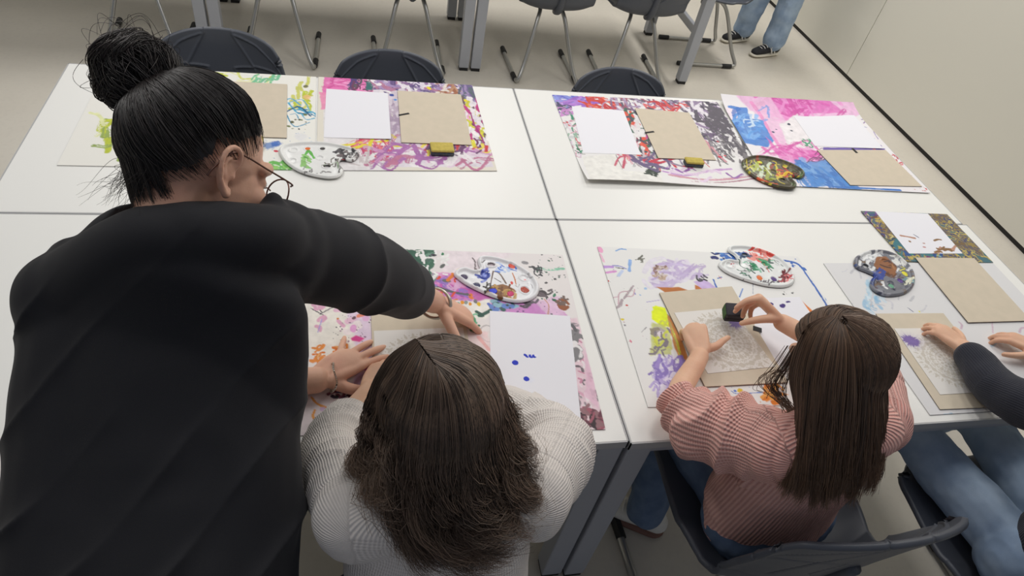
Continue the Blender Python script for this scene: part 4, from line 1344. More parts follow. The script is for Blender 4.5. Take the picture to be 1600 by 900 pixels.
# grey kidney palette near the right end
def p5(s_):
    s_.scribble(90, (1330, 392, 1428, 466), 10, 3, [(110, 110, 120), (150, 150, 160), (70, 72, 90), (225, 225, 225), (96, 80, 90), (70, 84, 130), (120, 100, 80)], -30, 60, .2, 1)
    s_.scribble(26, (1340, 396, 1376, 414), 10, 4, [(225, 226, 226), (190, 192, 196)], 20, 40, .1, 2), s_.scribble(14, (1392, 400, 1415, 416), 9, 4, [(226, 226, 222)], -40, 30, .1, 3)
    s_.poly([(1368, 404), (1382, 403), (1398, 418), (1396, 434), (1376, 432), (1364, 418)], (146, 94, 58), .004), s_.scribble(10, (1370, 406, 1396, 432), 12, 3, [(170, 115, 70), (110, 70, 48), (80, 50, 44)], -40, 20, .2, 4)
    s_.blob(1411, 431, 7, 6, (226, 220, 50)), s_.stroke([(1406, 420), (1412, 422), (1404, 426)], 3, (222, 214, 60)), s_.blob(1404, 441, 8, 5, (90, 56, 140)), s_.blob(1390, 450, 8, 5, (110, 170, 140)), s_.blob(1372, 446, 10, 7, (104, 84, 74))
    s_.scribble(10, (1362, 426, 1378, 436), 9, 4, [(50, 70, 150)], 20, 40, .1, 5), s_.scribble(10, (1412, 436, 1424, 446), 7, 3, [(222, 222, 200), (110, 150, 160)], 30, 40, .1, 6)


palette(zm([(530, 380), (548, 332), (620, 298), (720, 298), (810, 335), (880, 398), (908, 462), (896, 522), (840, 568), (740, 582), (668, 560), (632, 520), (640, 478), (656, 458), (605, 432), (552, 410)], 1200, 320),
        (1350, 419, 7, 5.5), [(1359, 405, 9, None), (1382, 412, 12, None), (1400, 407, 9, None), (1411, 430, 9, (228, 220, 44)), (1404, 442, 9, (84, 52, 138)), (1390, 450, 9, (96, 160, 128)), (1373, 446, 10, None)],
        'grey kidney palette with a large brown well near the right end', (120, 122, 130), TZ + .0036, p5, seed=5)


# ------------------------------------------------------------------ sponges
M_SPY = mat('yellow sponge', (206, 186, 92), .9, bump=(500, .6), var=(120, (190, 170, 84)))
M_SPB = mat('paint-soaked sponge', (58, 70, 92), .8, bump=(500, .6), var=(150, (92, 96, 84)))
M_SPG = mat('green scouring side', (80, 112, 64), .9, bump=(600, .7), var=(150, (60, 92, 54)))
M_SPD = mat('dark wet sponge', (44, 42, 50), .7, bump=(500, .6))


def sponge(loc, rz, dims, label, lower, upper, split=.5, tilt=None):
    t_ = thing('sponge', label, 'sponge', loc, rz)
    if tilt is not None:
        t_.rotation_euler = tilt
    a, b_, h = dims[0] / 2, dims[1] / 2, dims[2]
    for nm, z0, z1, mt in (('lower_layer', 0, h * split, lower), ('upper_layer', h * split, h, upper)):
        o = MB().box(-a, a, -b_, b_, z0, z1).build(nm, mt, t_)
        bevel(o, .004, 3)
        o.data.polygons.foreach_set('use_smooth', [True] * len(o.data.polygons))
    return t_


p = at(690, 239)
sponge((p[0], p[1], TZ + .0036), .02, (.075, .05, .022), 'yellow sponge with a dark painted edge under the folder, far left table', M_SPB, M_SPY, .62)
p = at(1082, 259)
sponge((p[0], p[1], TZ + .003), -.06, (.066, .034, .022), 'yellow sponge with a dark blue edge under the folder with grey streaks beside', M_SPB, M_SPY, .6)
p = at(400, 229)
sponge((p[0] - .01, p[1], TZ + .0033), -.1, (.06, .05, .022), 'yellow sponge peeking out right by the face of the woman in black', M_SPB, M_SPY, .3)


# ------------------------------------------------------------------ people
C0 = np.array([0, -.012, .022])
rx = np.array([.085, .107, .099])
_L3 = np.random.default_rng(8).random((64, 64, 64))


def n3(V, f, seed=0):
    P = np.asarray(V) * f + seed * 7.13
    i = np.floor(P).astype(int)
    t_ = P - i
    t_ = t_ * t_ * (3 - 2 * t_)
    r = 0
    for a in (0, 1):
        for b_ in (0, 1):
            for c in (0, 1):
                wt = (t_[:, 0] if a else 1 - t_[:, 0]) * (t_[:, 1] if b_ else 1 - t_[:, 1]) * (t_[:, 2] if c else 1 - t_[:, 2])
                r = r + wt * _L3[(i[:, 0] + a) % 64, (i[:, 1] + b_) % 64, (i[:, 2] + c) % 64]
    return r


def ell(c, r, B=None, n=24):
    th = np.linspace(0, PI, n // 2 + 1)
    ph = np.linspace(0, 2 * PI, n, endpoint=False)
    V = [(0, 0, 1)]
    for t_ in th[1:-1]:
        V += [(math.sin(t_) * math.cos(p_), math.sin(t_) * math.sin(p_), math.cos(t_)) for p_ in ph]
    V.append((0, 0, -1))
    V = np.array(V) * np.array(r)
    if B is not None:
        V = V @ np.array(B)
    V = V + np.array(c)
    m = n // 2 - 1
    F = [[0, 1 + j, 1 + (j + 1) % n] for j in range(n)]
    for i in range(m - 1):
        F += [[1 + i * n + j, 1 + (i + 1) * n + j, 1 + (i + 1) * n + (j + 1) % n, 1 + i * n + (j + 1) % n] for j in range(n)]
    F += [[1 + m * n, 1 + (m - 1) * n + (j + 1) % n, 1 + (m - 1) * n + j] for j in range(n)]
    return V, F


def ch(pts, r, flat=1.0, up=None, sub=5, n=18):
    return sweep(pts, r, n=n, sub=sub, flat=flat, up=up, round_cap=True)


def fuse(solids, voxel=.004, smooth=6, fac=.5):
    """one continuous skin around overlapping solids; returns vertices, quads, normals"""
    m = MB()
    for V, F in solids:
        m.add(V, F)
    me = bpy.data.meshes.new('tmp')
    me.from_pydata(m.v, [], m.f)
    o = bpy.data.objects.new('tmp', me)
    COL.objects.link(o)
    md = o.modifiers.new('r', 'REMESH')
    md.mode = 'VOXEL'
    md.voxel_size = voxel
    if smooth:
        sm = o.modifiers.new('s', 'SMOOTH')
        sm.factor = fac
        sm.iterations = smooth
    dg = bpy.context.evaluated_depsgraph_get()
    ev = o.evaluated_get(dg)
    em = ev.to_mesh()
    V = np.empty(len(em.vertices) * 3, np.float32)
    em.vertices.foreach_get('co', V)
    N = np.empty(len(em.vertices) * 3, np.float32)
    em.vertex_normals.foreach_get('vector', N)
    tot = np.empty(len(em.polygons), np.int32)
    em.polygons.foreach_get('loop_total', tot)
    L = np.empty(len(em.loops), np.int32)
    em.loops.foreach_get('vertex_index', L)
    st = np.concatenate([[0], np.cumsum(tot)[:-1]])
    F = []
    for k in (3, 4):
        w_ = np.where(tot == k)[0]
        if len(w_):
            F.append(L[st[w_][:, None] + np.arange(k)[None]])
    ev.to_mesh_clear()
    bpy.data.objects.remove(o)
    bpy.data.meshes.remove(me)
    return V.reshape(-1, 3).astype(float), F, N.reshape(-1, 3).astype(float)


def limb_coords(V, segs):
    """for each vertex the distance along and around the nearest limb; segs: (a, b, mean radius, reference dir, weight)"""
    best = np.full(len(V), 9.0)
    al, ar = np.zeros(len(V)), np.zeros(len(V))
    off = 0
    for a, b_, rad, ref in segs:
        a, b_ = np.array(a, float), np.array(b_, float)
        d = b_ - a
        L = np.linalg.norm(d)
        d = d / L
        t_ = np.clip((V - a) @ d, 0, L)
        q = V - a - t_[:, None] * d
        dist = np.linalg.norm(q, axis=1) / rad
        u = norm(np.array(ref, float) - d * np.dot(ref, d))
        w_ = np.cross(d, u)
        ang = np.arctan2(q @ w_, q @ u)
        m = dist < best
        best[m] = dist[m]
        al[m] = t_[m] + off
        ar[m] = ang[m] * rad
        off += L
    return al, ar


def rot(v, axis, deg):
    v, k = np.asarray(v, float), norm(axis)
    a = math.radians(deg)
    return v * math.cos(a) + np.cross(k, v) * math.sin(a) + k * np.dot(k, v) * (1 - math.cos(a))


def hand(w, d, n, t, curl, splay=(8, 2, -4, -11), thumb=((.5, .8, -.1), (.7, .65, -.15), (.85, .5, -.2)), sc=1.0, fat=1.0):
    """w wrist, d towards the knuckles, n back of the hand, t towards the thumb; curl: per finger three joint angles"""
    d, n = norm(d), norm(n)
    n = norm(n - d * np.dot(n, d))
    t = norm(np.asarray(t, float) - d * np.dot(t, d))
    t = norm(t - n * np.dot(t, n))
    w = np.asarray(w, float)
    S = []
    offs = (.029, .0095, -.0105, -.0285)
    kn = (.086, .090, .084, .074)
    fl = (.074, .082, .076, .060)
    fr = tuple(x * fat for x in (.0088, .0090, .0085, .0076))
    K = []
    for i in range(4):
        k = w + (d * kn[i] + t * offs[i] - n * (.003 if i in (0, 3) else 0)) * sc
        K.append(k)
        S.append(ch([w + (d * .004 + t * offs[i] * .6) * sc, w + (d * kn[i] * .5 + t * offs[i] * .85) * sc, k], np.array([.0135, .0125, fr[i] * 1.22]) * sc, sub=4, n=14))
        f = rot(d, n, 0)
        f = norm(d * math.cos(math.radians(splay[i])) + t * math.sin(math.radians(splay[i])))
        ax = norm(np.cross(n, f))
        pts, rad, p_ = [k], [fr[i] * 1.08], k.copy()
        c = curl[i] if isinstance(curl[0], (tuple, list)) else curl
        for j, (L, r_) in enumerate(zip((.46, .30, .24), (.98, .90, .72))):
            f = rot(f, ax, c[j])
            p_ = p_ + f * fl[i] * L * sc
            pts.append(p_.copy())
            rad.append(fr[i] * r_)
        S.append(ch(pts, np.array(rad) * sc, sub=4, n=14))
    S.append(ch([w - d * .012 * sc, w + d * .03 * sc, w + (d * .07) * sc], np.array([.024, .030, .034]) * sc, flat=.42, up=n, sub=4))
    p_ = w + (d * .012 + t * .020 - n * .006) * sc
    pts, rad = [p_.copy()], [.0145]
    for (v, L, r_) in zip(thumb, (.042, .034, .027), (.0125, .0105, .0082)):
        vv = norm(d * v[0] + t * v[1] + n * v[2])
        p_ = p_ + vv * L * sc
        pts.append(p_.copy())
        rad.append(r_)
    S.append(ch(pts, np.array(rad) * sc, sub=4, n=14))
    return S


def head_solids(c, f, u, sc=1.0, ears=True):
    """head about its centre c, facing f, crown towards u"""
    f, u = norm(f), np.asarray(u, float)
    u = norm(u - f * np.dot(u, f))
    r = np.cross(f, u)
    B = np.array([r, f, u])
    P = lambda *p_: np.asarray(c, float) + sc * (np.array(p_, float) @ B)
    S = [ell(P(0, -.012, .022), np.array([.076, .096, .090]) * sc, B),
         ell(P(0, .030, -.035), np.array([.062, .062, .080]) * sc, B),
         ell(P(0, .038, -.078), np.array([.046, .048, .040]) * sc, B),
         ell(P(0, .070, -.100), np.array([.020, .018, .016]) * sc, B)]
    for s_ in (-1, 1):
        S.append(ell(P(s_ * .036, .064, -.040), np.array([.026, .024, .028]) * sc, B))          # cheek
        S.append(ch([P(s_ * .014, .088, .010), P(s_ * .034, .084, .014), P(s_ * .052, .066, .008)], np.array([.011, .011, .009]) * sc))   # brow
        S.append(ell(P(s_ * .032, .076, -.010), np.array([.014, .012, .011]) * sc, B))          # eye
        if not ears:
            continue
        # ear: outer rim, inner fold, concha, lobe
        e = lambda a_, b_, o_: P(s_ * (.074 + o_), -.010 + a_, -.012 + b_)
        S.append(ch([e(.010, .006, .002), e(.012, .020, .008), e(.004, .031, .013), e(-.010, .032, .017), e(-.020, .022, .019), e(-.022, .006, .018), e(-.016, -.012, .014), e(-.006, -.026, .009), e(.003, -.033, .005), e(.007, -.026, .002)],
                    np.array([.004, .0042, .0044, .0044, .0044, .0042, .004, .0048, .0062, .005]) * sc, sub=5, n=10))
        S.append(ch([e(.0, .018, .008), e(-.010, .016, .012), e(-.013, .004, .011), e(-.008, -.008, .008)], np.array([.003, .0034, .0034, .003]) * sc, n=8))
        S.append(ch([e(.006, -.004, .0), e(-.008, .006, .002), e(-.004, -.020, .002)], np.array([.010, .013, .009]) * sc, flat=.5, up=r, n=10))
        S.append(ell(e(.008, -.006, .004), np.array([.004, .004, .006]) * sc, B))
    S.append(ch([P(0, .086, .006), P(0, .098, -.012), P(0, .110, -.030), P(0, .106, -.038)], np.array([.0085, .0085, .0105, .009]) * sc))
    for s_ in (-1, 1):
        S.append(ell(P(s_ * .011, .098, -.036), np.array([.008, .009, .007]) * sc, B))
    S.append(ch([P(-.022, .082, -.066), P(-.009, .092, -.0625), P(0, .0935, -.064), P(.009, .092, -.0625), P(.022, .082, -.066)], np.array([.003, .0048, .0045, .0048, .003]) * sc, n=8))
    S.append(ch([P(-.020, .082, -.070), P(0, .0915, -.074), P(.020, .082, -.070)], np.array([.003, .006, .003]) * sc, n=8))
    return S, P, B


def skin_mat(name, rgb, rgb2):
    m = mat(name, rgb, .5, bump=(350, .12), var=(14, rgb2), sss=.12, spec=.35)
    return m


def hair_mat(name, dark, light):
    m, t_, b_ = nt(name)
    a = t_.nodes.new('ShaderNodeAttribute')
    a.attribute_name = 'tint'
    r_ = t_.nodes.new('ShaderNodeValToRGB')
    r_.color_ramp.elements[0].color = (*lin(dark), 1)
    r_.color_ramp.elements[1].color = (*lin(light), 1)
    t_.links.new(a.outputs['Fac'], r_.inputs['Fac'])
    t_.links.new(r_.outputs['Color'], b_.inputs['Base Color'])
    b_.inputs['Roughness'].default_value = .42
    b_.inputs['Specular IOR Level'].default_value = .55
    return m


def knit_mat(name, rgb, rgb2, p_around, p_along, strength=.8, rough=.9, dist=.003):
    """ribs / waffle that follow the limbs"""
    m, t_, b_ = nt(name)
    L = t_.links

    def wave(attr, per):
        a = t_.nodes.new('ShaderNodeAttribute')
        a.attribute_name = attr
        mu = t_.nodes.new('ShaderNodeMath')
        mu.operation = 'MULTIPLY'
        mu.inputs[1].default_value = 2 * PI / per
        si = t_.nodes.new('ShaderNodeMath')
        si.operation = 'SINE'
        L.new(a.outputs['Fac'], mu.inputs[0])
        L.new(mu.outputs[0], si.inputs[0])
        return si.outputs[0]
    h = wave('around', p_around)
    if p_along:
        w2 = wave('along', p_along)
        ad = t_.nodes.new('ShaderNodeMath')
        ad.operation = 'MULTIPLY_ADD'
        L.new(w2, ad.inputs[0])
        ad.inputs[1].default_value = .6
        L.new(h, ad.inputs[2])
        h = ad.outputs[0]
    tc_ = t_.nodes.new('ShaderNodeTexCoord')
    no = t_.nodes.new('ShaderNodeTexNoise')
    no.inputs['Scale'].default_value = 260
    no.inputs['Detail'].default_value = 3
    L.new(tc_.outputs['Object'], no.inputs['Vector'])
    ad2 = t_.nodes.new('ShaderNodeMath')
    ad2.operation = 'MULTIPLY_ADD'
    L.new(no.outputs['Fac'], ad2.inputs[0])
    ad2.inputs[1].default_value = 1.2
    L.new(h, ad2.inputs[2])
    bp = t_.nodes.new('ShaderNodeBump')
    bp.inputs['Strength'].default_value = strength
    bp.inputs['Distance'].default_value = dist
    L.new(ad2.outputs[0], bp.inputs['Height'])
    L.new(bp.outputs['Normal'], b_.inputs['Normal'])
    mr = t_.nodes.new('ShaderNodeMapRange')
    mr.inputs['From Min'].default_value = -1.0
    mr.inputs['From Max'].default_value = 1.2
    L.new(ad2.outputs[0], mr.inputs['Value'])
    rp = t_.nodes.new('ShaderNodeValToRGB')
    rp.color_ramp.elements[0].color = (*lin(rgb2), 1)
    rp.color_ramp.elements[1].color = (*lin(rgb), 1)
    L.new(mr.outputs['Result'], rp.inputs['Fac'])
    L.new(rp.outputs['Color'], b_.inputs['Base Color'])
    b_.inputs['Roughness'].default_value = rough
    b_.inputs['Specular IOR Level'].default_value = .2
    b_.inputs['Sheen Weight'].default_value = .15
    return m


def tubes(paths, rad, tint, sides=3):
    """many thin strands in one go: paths (n, m, 3), rad (n, m), tint (n,)"""
    paths = np.asarray(paths, float)
    n, m, _ = paths.shape
    T = np.gradient(paths, axis=1)
    T /= np.linalg.norm(T, axis=2, keepdims=True) + 1e-9
    a = np.broadcast_to(np.array([.31, .22, .92]), T.shape)
    S = np.cross(T, a)
    S /= np.linalg.norm(S, axis=2, keepdims=True) + 1e-9
    U = np.cross(S, T)
    th = np.arange(sides) * 2 * PI / sides
    V = paths[:, :, None] + (S[:, :, None] * np.cos(th)[:, None] + U[:, :, None] * np.sin(th)[:, None]) * rad[:, :, None, None]
    i = np.arange(n)[:, None, None] * (m * sides)
    j = np.arange(m - 1)[None, :, None] * sides
    k = np.arange(sides)[None, None]
    k2 = (k + 1) % sides
    q = np.stack(np.broadcast_arrays(i + j + k, i + j + k2, i + j + sides + k2, i + j + sides + k), -1).reshape(-1, 4)
    tint = np.asarray(tint, float)
    tt = np.broadcast_to(tint[:, None, None] if tint.ndim == 1 else tint[:, :, None], (n, m, sides)).reshape(-1)
    return V.reshape(-1, 3), q, tt


def guided_hair(G, nstr, seed, thick=.03, centre=None, wave=.006, wl=.07, nclump=110, rad=.0008, curl=0.0, m=26, spread=.010, base_in=.012, tips=.10, head=None):
    """G guides (g, k, 3) from parting to tips, left to right; strands run between them in wavy locks"""
    r = np.random.default_rng(seed)
    G = [spline(np.array(g), 8) for g in G]

    def resample(P, m_):
        L = np.concatenate([[0], np.cumsum(np.linalg.norm(np.diff(P, axis=0), axis=1))])
        return np.stack([np.interp(np.linspace(0, L[-1], m_), L, P[:, q]) for q in range(3)], 1)
    G = np.array([resample(g, m) for g in G])
    GS = np.stack([spline(G[:, k], 8) for k in range(m)], 1)     # finer set of guides

    def at_s(s_):
        x = np.clip(s_, 0, 1) * (len(GS) - 1)
        i = np.minimum(x.astype(int), len(GS) - 2)
        f_ = (x - i)[:, None, None]
        return GS[i] * (1 - f_) + GS[i + 1] * f_

    def clear(Q, k):
        if head is None:
            return Q
        hc_, hB_, hs_ = head
        loc = (Q - hc_) @ hB_.T / hs_
        e = np.linalg.norm((loc - C0) / rx, axis=-1, keepdims=True)
        loc = np.where(e < k, C0 + (loc - C0) * (k / np.maximum(e, .2)), loc)
        return hc_ + hs_ * (loc @ hB_)
    GS = clear(GS, 1.14)
    inw = np.asarray(centre, float)[None, None] - GS
    tt = np.linspace(0, 1, m)
    # clumps
    cs = np.sort(r.uniform(0, 1, nclump))
    cdep = r.beta(1.2, 1.6, nclump)
    cph = r.uniform(0, 2 * PI, nclump)
    cwl = wl * r.uniform(.75, 1.35, nclump)
    camp = wave * r.uniform(.5, 1.5, nclump)
    clen = 1 - tips * r.random(nclump) ** 1.5
    ctint = r.uniform(.22, .72, nclump)
    ci = r.integers(0, nclump, nstr)
    base = at_s(cs)
    s_ = np.clip(cs[ci] + r.normal(0, .035, nstr), 0, 1)
    P = at_s(s_)
    conv = (sstep(.25, .95, tt) * .72)[None, :, None]
    P = P * (1 - conv) + (base[ci] + r.normal(0, spread * .35, (nstr, 1, 3))) * conv
    L = np.linalg.norm(GS[len(GS) // 2][-1] - GS[len(GS) // 2][0]) * 1.15
    arc = tt * L
    lat = np.gradient(GS, axis=0)
    lat = lat[np.minimum((s_ * (len(GS) - 1)).astype(int), len(GS) - 1)]
    lat /= np.linalg.norm(lat, axis=2, keepdims=True) + 1e-9
    cen = np.asarray(centre, float)
    inn = cen[None, None] - P
    inn[:, :, 2] *= .4
    inn /= np.linalg.norm(inn, axis=2, keepdims=True) + 1e-9
    depth = np.clip(cdep[ci] + r.normal(0, .2, nstr), 0, 1)
    env = (sstep(.0, .25, tt))[None, :, None]
    P = P + inn * (depth[:, None, None] * thick) * (.25 + .75 * env)
    grow = sstep(.3, 1.0, tt)[None, :]
    ph = cph[ci][:, None] + arc[None] * 2 * PI / cwl[ci][:, None] + r.normal(0, .35, nstr)[:, None]
    A = (camp[ci] * (1 + .3 * r.normal(size=nstr)))[:, None] * grow * (1 + curl * sstep(.7, 1, tt)[None])
    P = P + lat * (np.sin(ph) * A)[..., None] - inn * (np.cos(ph) * A * .8)[..., None]
    P = P + r.normal(0, spread * .12, (nstr, 1, 3)) * np.linspace(.3, 1, m)[None, :, None]
    # shorten each lock
    q = (clen[ci] * (1 - .06 * r.random(nstr)))[:, None] * tt[None] * (m - 1)
    i = np.minimum(q.astype(int), m - 2)
    f_ = (q - i)[..., None]
    P = np.take_along_axis(P, i[..., None], 1) * (1 - f_) + np.take_along_axis(P, (i + 1)[..., None], 1) * f_
    P = clear(P, 1.06 + .09 * r.random((nstr, 1, 1)))
    R_ = rad * r.uniform(.6, 1.4, nstr)[:, None] * (1.0 - .75 * tt[None] ** 3)
    V, F, T_ = tubes(P, R_, np.clip((ctint[ci] + r.normal(0, .14, nstr))[:, None] + .34 * tt[None] ** 2.5 - .04, 0, 1))
    # dense under layer so the head never shows through
    ins = inw / (np.linalg.norm(inw, axis=2, keepdims=True) + 1e-9)
    kb = int(m * .93)
    Bs = (GS + ins * (base_in + .006 * np.sin(np.arange(len(GS)) * 1.7)[:, None, None]))[:, :kb]
    Bs = clear(Bs, 1.04)
    nb = len(GS)
    ii, jj = np.meshgrid(np.arange(nb - 1), np.arange(kb - 1), indexing='ij')
    q = np.stack([ii * kb + jj, ii * kb + jj + 1, (ii + 1) * kb + jj + 1, (ii + 1) * kb + jj], -1).reshape(-1, 4)
    nV = len(V)
    return np.concatenate([V, Bs.reshape(-1, 3)]), [np.concatenate([F, q + nV])], np.concatenate([T_, np.full(nb * kb, .34)])


def parted(P, n, seed, rad=.0007, k0=1.0, m=16, tmid=.45, hi=200):
    """strands from a middle parting down both sides of the head"""
    r = np.random.default_rng(seed)
    out, ti = [], []
    th = np.linspace(0, 1, m)
    for _ in range(n):
        ph = math.radians(r.uniform(28, hi))
        sg = 1 if r.random() < .5 else -1
        v0 = np.array([.02 * sg, math.cos(ph), math.sin(ph)])
        a_ = th * math.radians(r.uniform(70, 112))
        v = v0[None] * np.cos(a_)[:, None] + np.array([sg, 0, 0])[None] * np.sin(a_)[:, None] + np.array([0, -.42, -.12])[None] * (np.sin(a_) ** 2)[:, None]
        v /= np.linalg.norm(v, axis=1, keepdims=True)
        k = k0 + .045 * r.random() + .05 * th + .012 * np.sin(th * 6 + r.uniform(0, 6))
        L = C0 + v * rx * k[:, None]
        out.append(np.array([P(*p_) for p_ in L]))
        ti.append(np.clip(r.normal(tmid, .2), 0, 1))
    R_ = rad * r.uniform(.6, 1.4, n)[:, None] * (1 - .5 * th[None] ** 2)
    return tubes(out, R_, ti)


def join(A, B_):
    (V1_, F1_, T1_), (V2_, F2_, T2_) = A, B_
    F2l = F2_ if isinstance(F2_, list) else [F2_]
    return np.concatenate([V1_, V2_]), list(F1_) + [f_ + len(V1_) for f_ in F2l], np.concatenate([T1_, T2_])


def add_solid(V, F, T_, solid, tint):
    sv, sf = solid
    n = len(V)
    q4 = np.array([x for x in sf if len(x) == 4], int).reshape(-1, 4) + n
    q3 = np.array([x for x in sf if len(x) == 3], int).reshape(-1, 3) + n
    Fs = list(F)
    if len(q4):
        Fs.append(q4)
    if len(q3):
        Fs.append(q3)
    return np.concatenate([V, sv]), Fs, np.concatenate([T_, np.full(len(sv), tint)])


def displace(V, N, d):
    return V + N * np.asarray(d)[:, None]


SK_T = skin_mat('skin', (224, 178, 152), (214, 162, 138))
SK_C = skin_mat('skin of a child', (226, 184, 154), (216, 168, 140))
M_JEAN = mat('blue denim', (104, 124, 152), .85, bump=(700, .3), var=(22, (84, 104, 134)))
M_JEANL = mat('light blue denim', (168, 188, 210), .85, bump=(700, .3), var=(14, (138, 160, 188)))
M_BLACKT = mat('black jersey', (34, 34, 38), .78, bump=(900, .12), spec=.3, sheen=.06)
M_BLACKP = mat('black trousers', (28, 28, 32), .85)
M_SHW = mat('white shoe leather', (222, 220, 214), .55)
M_SHB = mat('black suede', (34, 34, 38), .8, bump=(500, .2))
M_SOLEW = mat('off-white rubber sole', (222, 216, 200), .6)
M_SOLEB = mat('brown rubber sole', (120, 84, 72), .6)
M_LACE = mat('white laces', (235, 233, 228), .8)


def shoe(parent, base, ankle, d, L, mu, ms, stripes=None):
    """a sneaker under the ankle pointing along d"""
    d = norm([d[0], d[1], 0])
    sd = np.array([d[1], -d[0], 0])
    a = np.array([ankle[0], ankle[1], 0.0])
    P = lambda y, x, z: a + d * y + sd * x + np.array([0, 0, z])
    h, fwd = L * .30, L * .70
    up = [ch([P(-h + .03, 0, .052), P(0, 0, .058), P(fwd * .45, .002, .046), P(fwd - .045, .002, .038)], [.036, .038, .040, .036], flat=np.array([1.0, .95, .78, .62]), up=(0, 0, 1)),
          ch([P(-h * .3, 0, .05), P(-h * .2, 0, .105)], [.036, .037])]
    V, F, N = fuse(up, .004, 4)
    V[:, 2] = np.maximum(V[:, 2], .02)
    mesh_obj('shoe_upper', V, F, mu, parent, True, off=base)
    so = [ch([P(-h + .034, 0, .016), P(0, 0, .016), P(fwd * .5, .003, .016), P(fwd - .04, .003, .017)], [.040, .041, .045, .040], flat=.36, up=(0, 0, 1))]
    V, F, N = fuse(so, .004, 2)
    V[:, 2] = np.clip(V[:, 2], 0.001, .032)
    mesh_obj('shoe_sole', V, F, ms, parent, True, off=base)
    la = MB()
    for k in range(5):
        y = fwd * (.14 + .11 * k)
        z = .104 - .009 * k - (.0 if k else 0)
        la.tube([P(y, -.024, z - .012), P(y + .004, -.010, z - .001), P(y + .004, .010, z - .001), P(y, .024, z - .012)], .0032, n=7, sub=3)
    la.tube([P(fwd * .12, .0, .104), P(fwd * .16, .025, .105), P(fwd * .2, .046, .082)], .0026, n=6, sub=4)
    la.tube([P(fwd * .12, .0, .104), P(fwd * .2, -.025, .104), P(fwd * .26, -.046, .08)], .0026, n=6, sub=4)
    la.build('laces', M_LACE, parent, True, off=base)
    if stripes is not None:
        st = MB()
        for s_ in (-1, 1):
            for k in range(2):
                y = -.01 + k * .030
                st.tube([P(y, s_ * .041, .030), P(y + .012, s_ * .041, .052), P(y + .026, s_ * .036, .075)], .0045, n=6, sub=3)
        st.build('side_stripe', stripes, parent, True, off=base)


def eyes(P, B, sc, parent, base):
    for s_ in (-1, 1):
        V, F = ell(P(s_ * .032, .0785, -.011), np.array([.0115, .0115, .0085]) * sc, B, 16)
        mesh_obj('eye', V, F, M_EYE, parent, True, off=base)


M_EYE = mat('eye', (226, 222, 218), .2)

# ================================================== the woman in black
e_r, e_u, e_b = R[:, 0], R[:, 1], R[:, 2]
W = thing('person', 'woman in a black top with a dark hair bun and glasses, leaning over the table', 'person', (-.30, .36, 0))
Wb = np.array([-.30, .36, 0])
hc = dep(317, 252, .985)
hf = norm(.50 * e_r - .12 * e_u - .855 * e_b)
hu = norm(.16 * e_r + .95 * e_u + .04 * e_b)
HS, HP, HB = head_solids(hc, hf, hu)
c7 = dep(300, 350, 1.03)
rs = dep(452, 385, 1.06)
ls = dep(112, 468, 1.00)
rw = at(679, 472, .835)
rel = (rs + rw) / 2 + vec(.012, -.012, .012)
lw = at(494, 594, .785)
lel = vec(-.345, .865, .845)
chest = vec(-.275, .80, 1.17)
waist = vec(-.29, .58, 1.00)
hips = vec(-.30, .37, .88)
lh_d = at(560, 563, .772) - at(512, 590, .785)
rh_d = at(706, 500, .775) - rw
up = vec(0, 0, 1)
sol = list(HS)
sol.append(ch([HP(0, -.030, -.045), HP(0, -.026, -.10), c7 + vec(0, .055, .0), chest + vec(0, .02, -.02)], [.052, .047, .046, .06]))
sol += [ch([c7 * .5 + chest * .5, chest, waist, hips], [.09, .12, .11, .12], flat=.7, up=(0, -.75, .65))]
sol += [ch([rs, rel, rw], [.046, .040, .0275]), ch([ls, lel, lw], [.046, .038, .0285])]
for s_, k in ((-1, -.40), (1, -.21)):
    sol.append(ch([vec(k, .37, .86), vec(k, .41, .46), vec(k, .38, .09)], [.075, .055, .04]))
# flat left hand, fingers towards the right, thumb towards the viewer
lt = norm(np.cross(lh_d, up)) * 1.0
lh_n = norm(up + .10 * norm(lh_d))
LH = hand(lw + norm(lh_d) * .012, lh_d * vec(1, 1, .35), lh_n, lt, ((10, 6, 4), (10, 6, 4), (10, 6, 4), (8, 6, 4)), splay=(5, 0, -8, -40),
          thumb=((.55, .8, -.25), (.8, .6, -.22), (.95, .3, -.15)), sc=1.03)
# right hand reaching down: index to the right, thumb towards the viewer, others folded
rd = norm(at(716, 487, .795) - rw)
rt = norm(vec(.25, -1.0, -.35))
rn = norm(vec(.35, .25, 1.0))
RH = hand(rw + rd * .012, rd, rn, rt, ((18, 22, 12), (48, 55, 25), (58, 65, 30), (62, 68, 30)), splay=(2, 2, 0, -4),
          thumb=((.35, .95, -.25), (.5, .85, -.35), (.55, .75, -.45)), sc=1.03)
V, F, N = fuse(sol + LH + RH, .0028, 5, .45)
mesh_obj('body', V, F, SK_T, W, True, off=Wb)
eyes(HP, HB, 1.0, W, Wb)

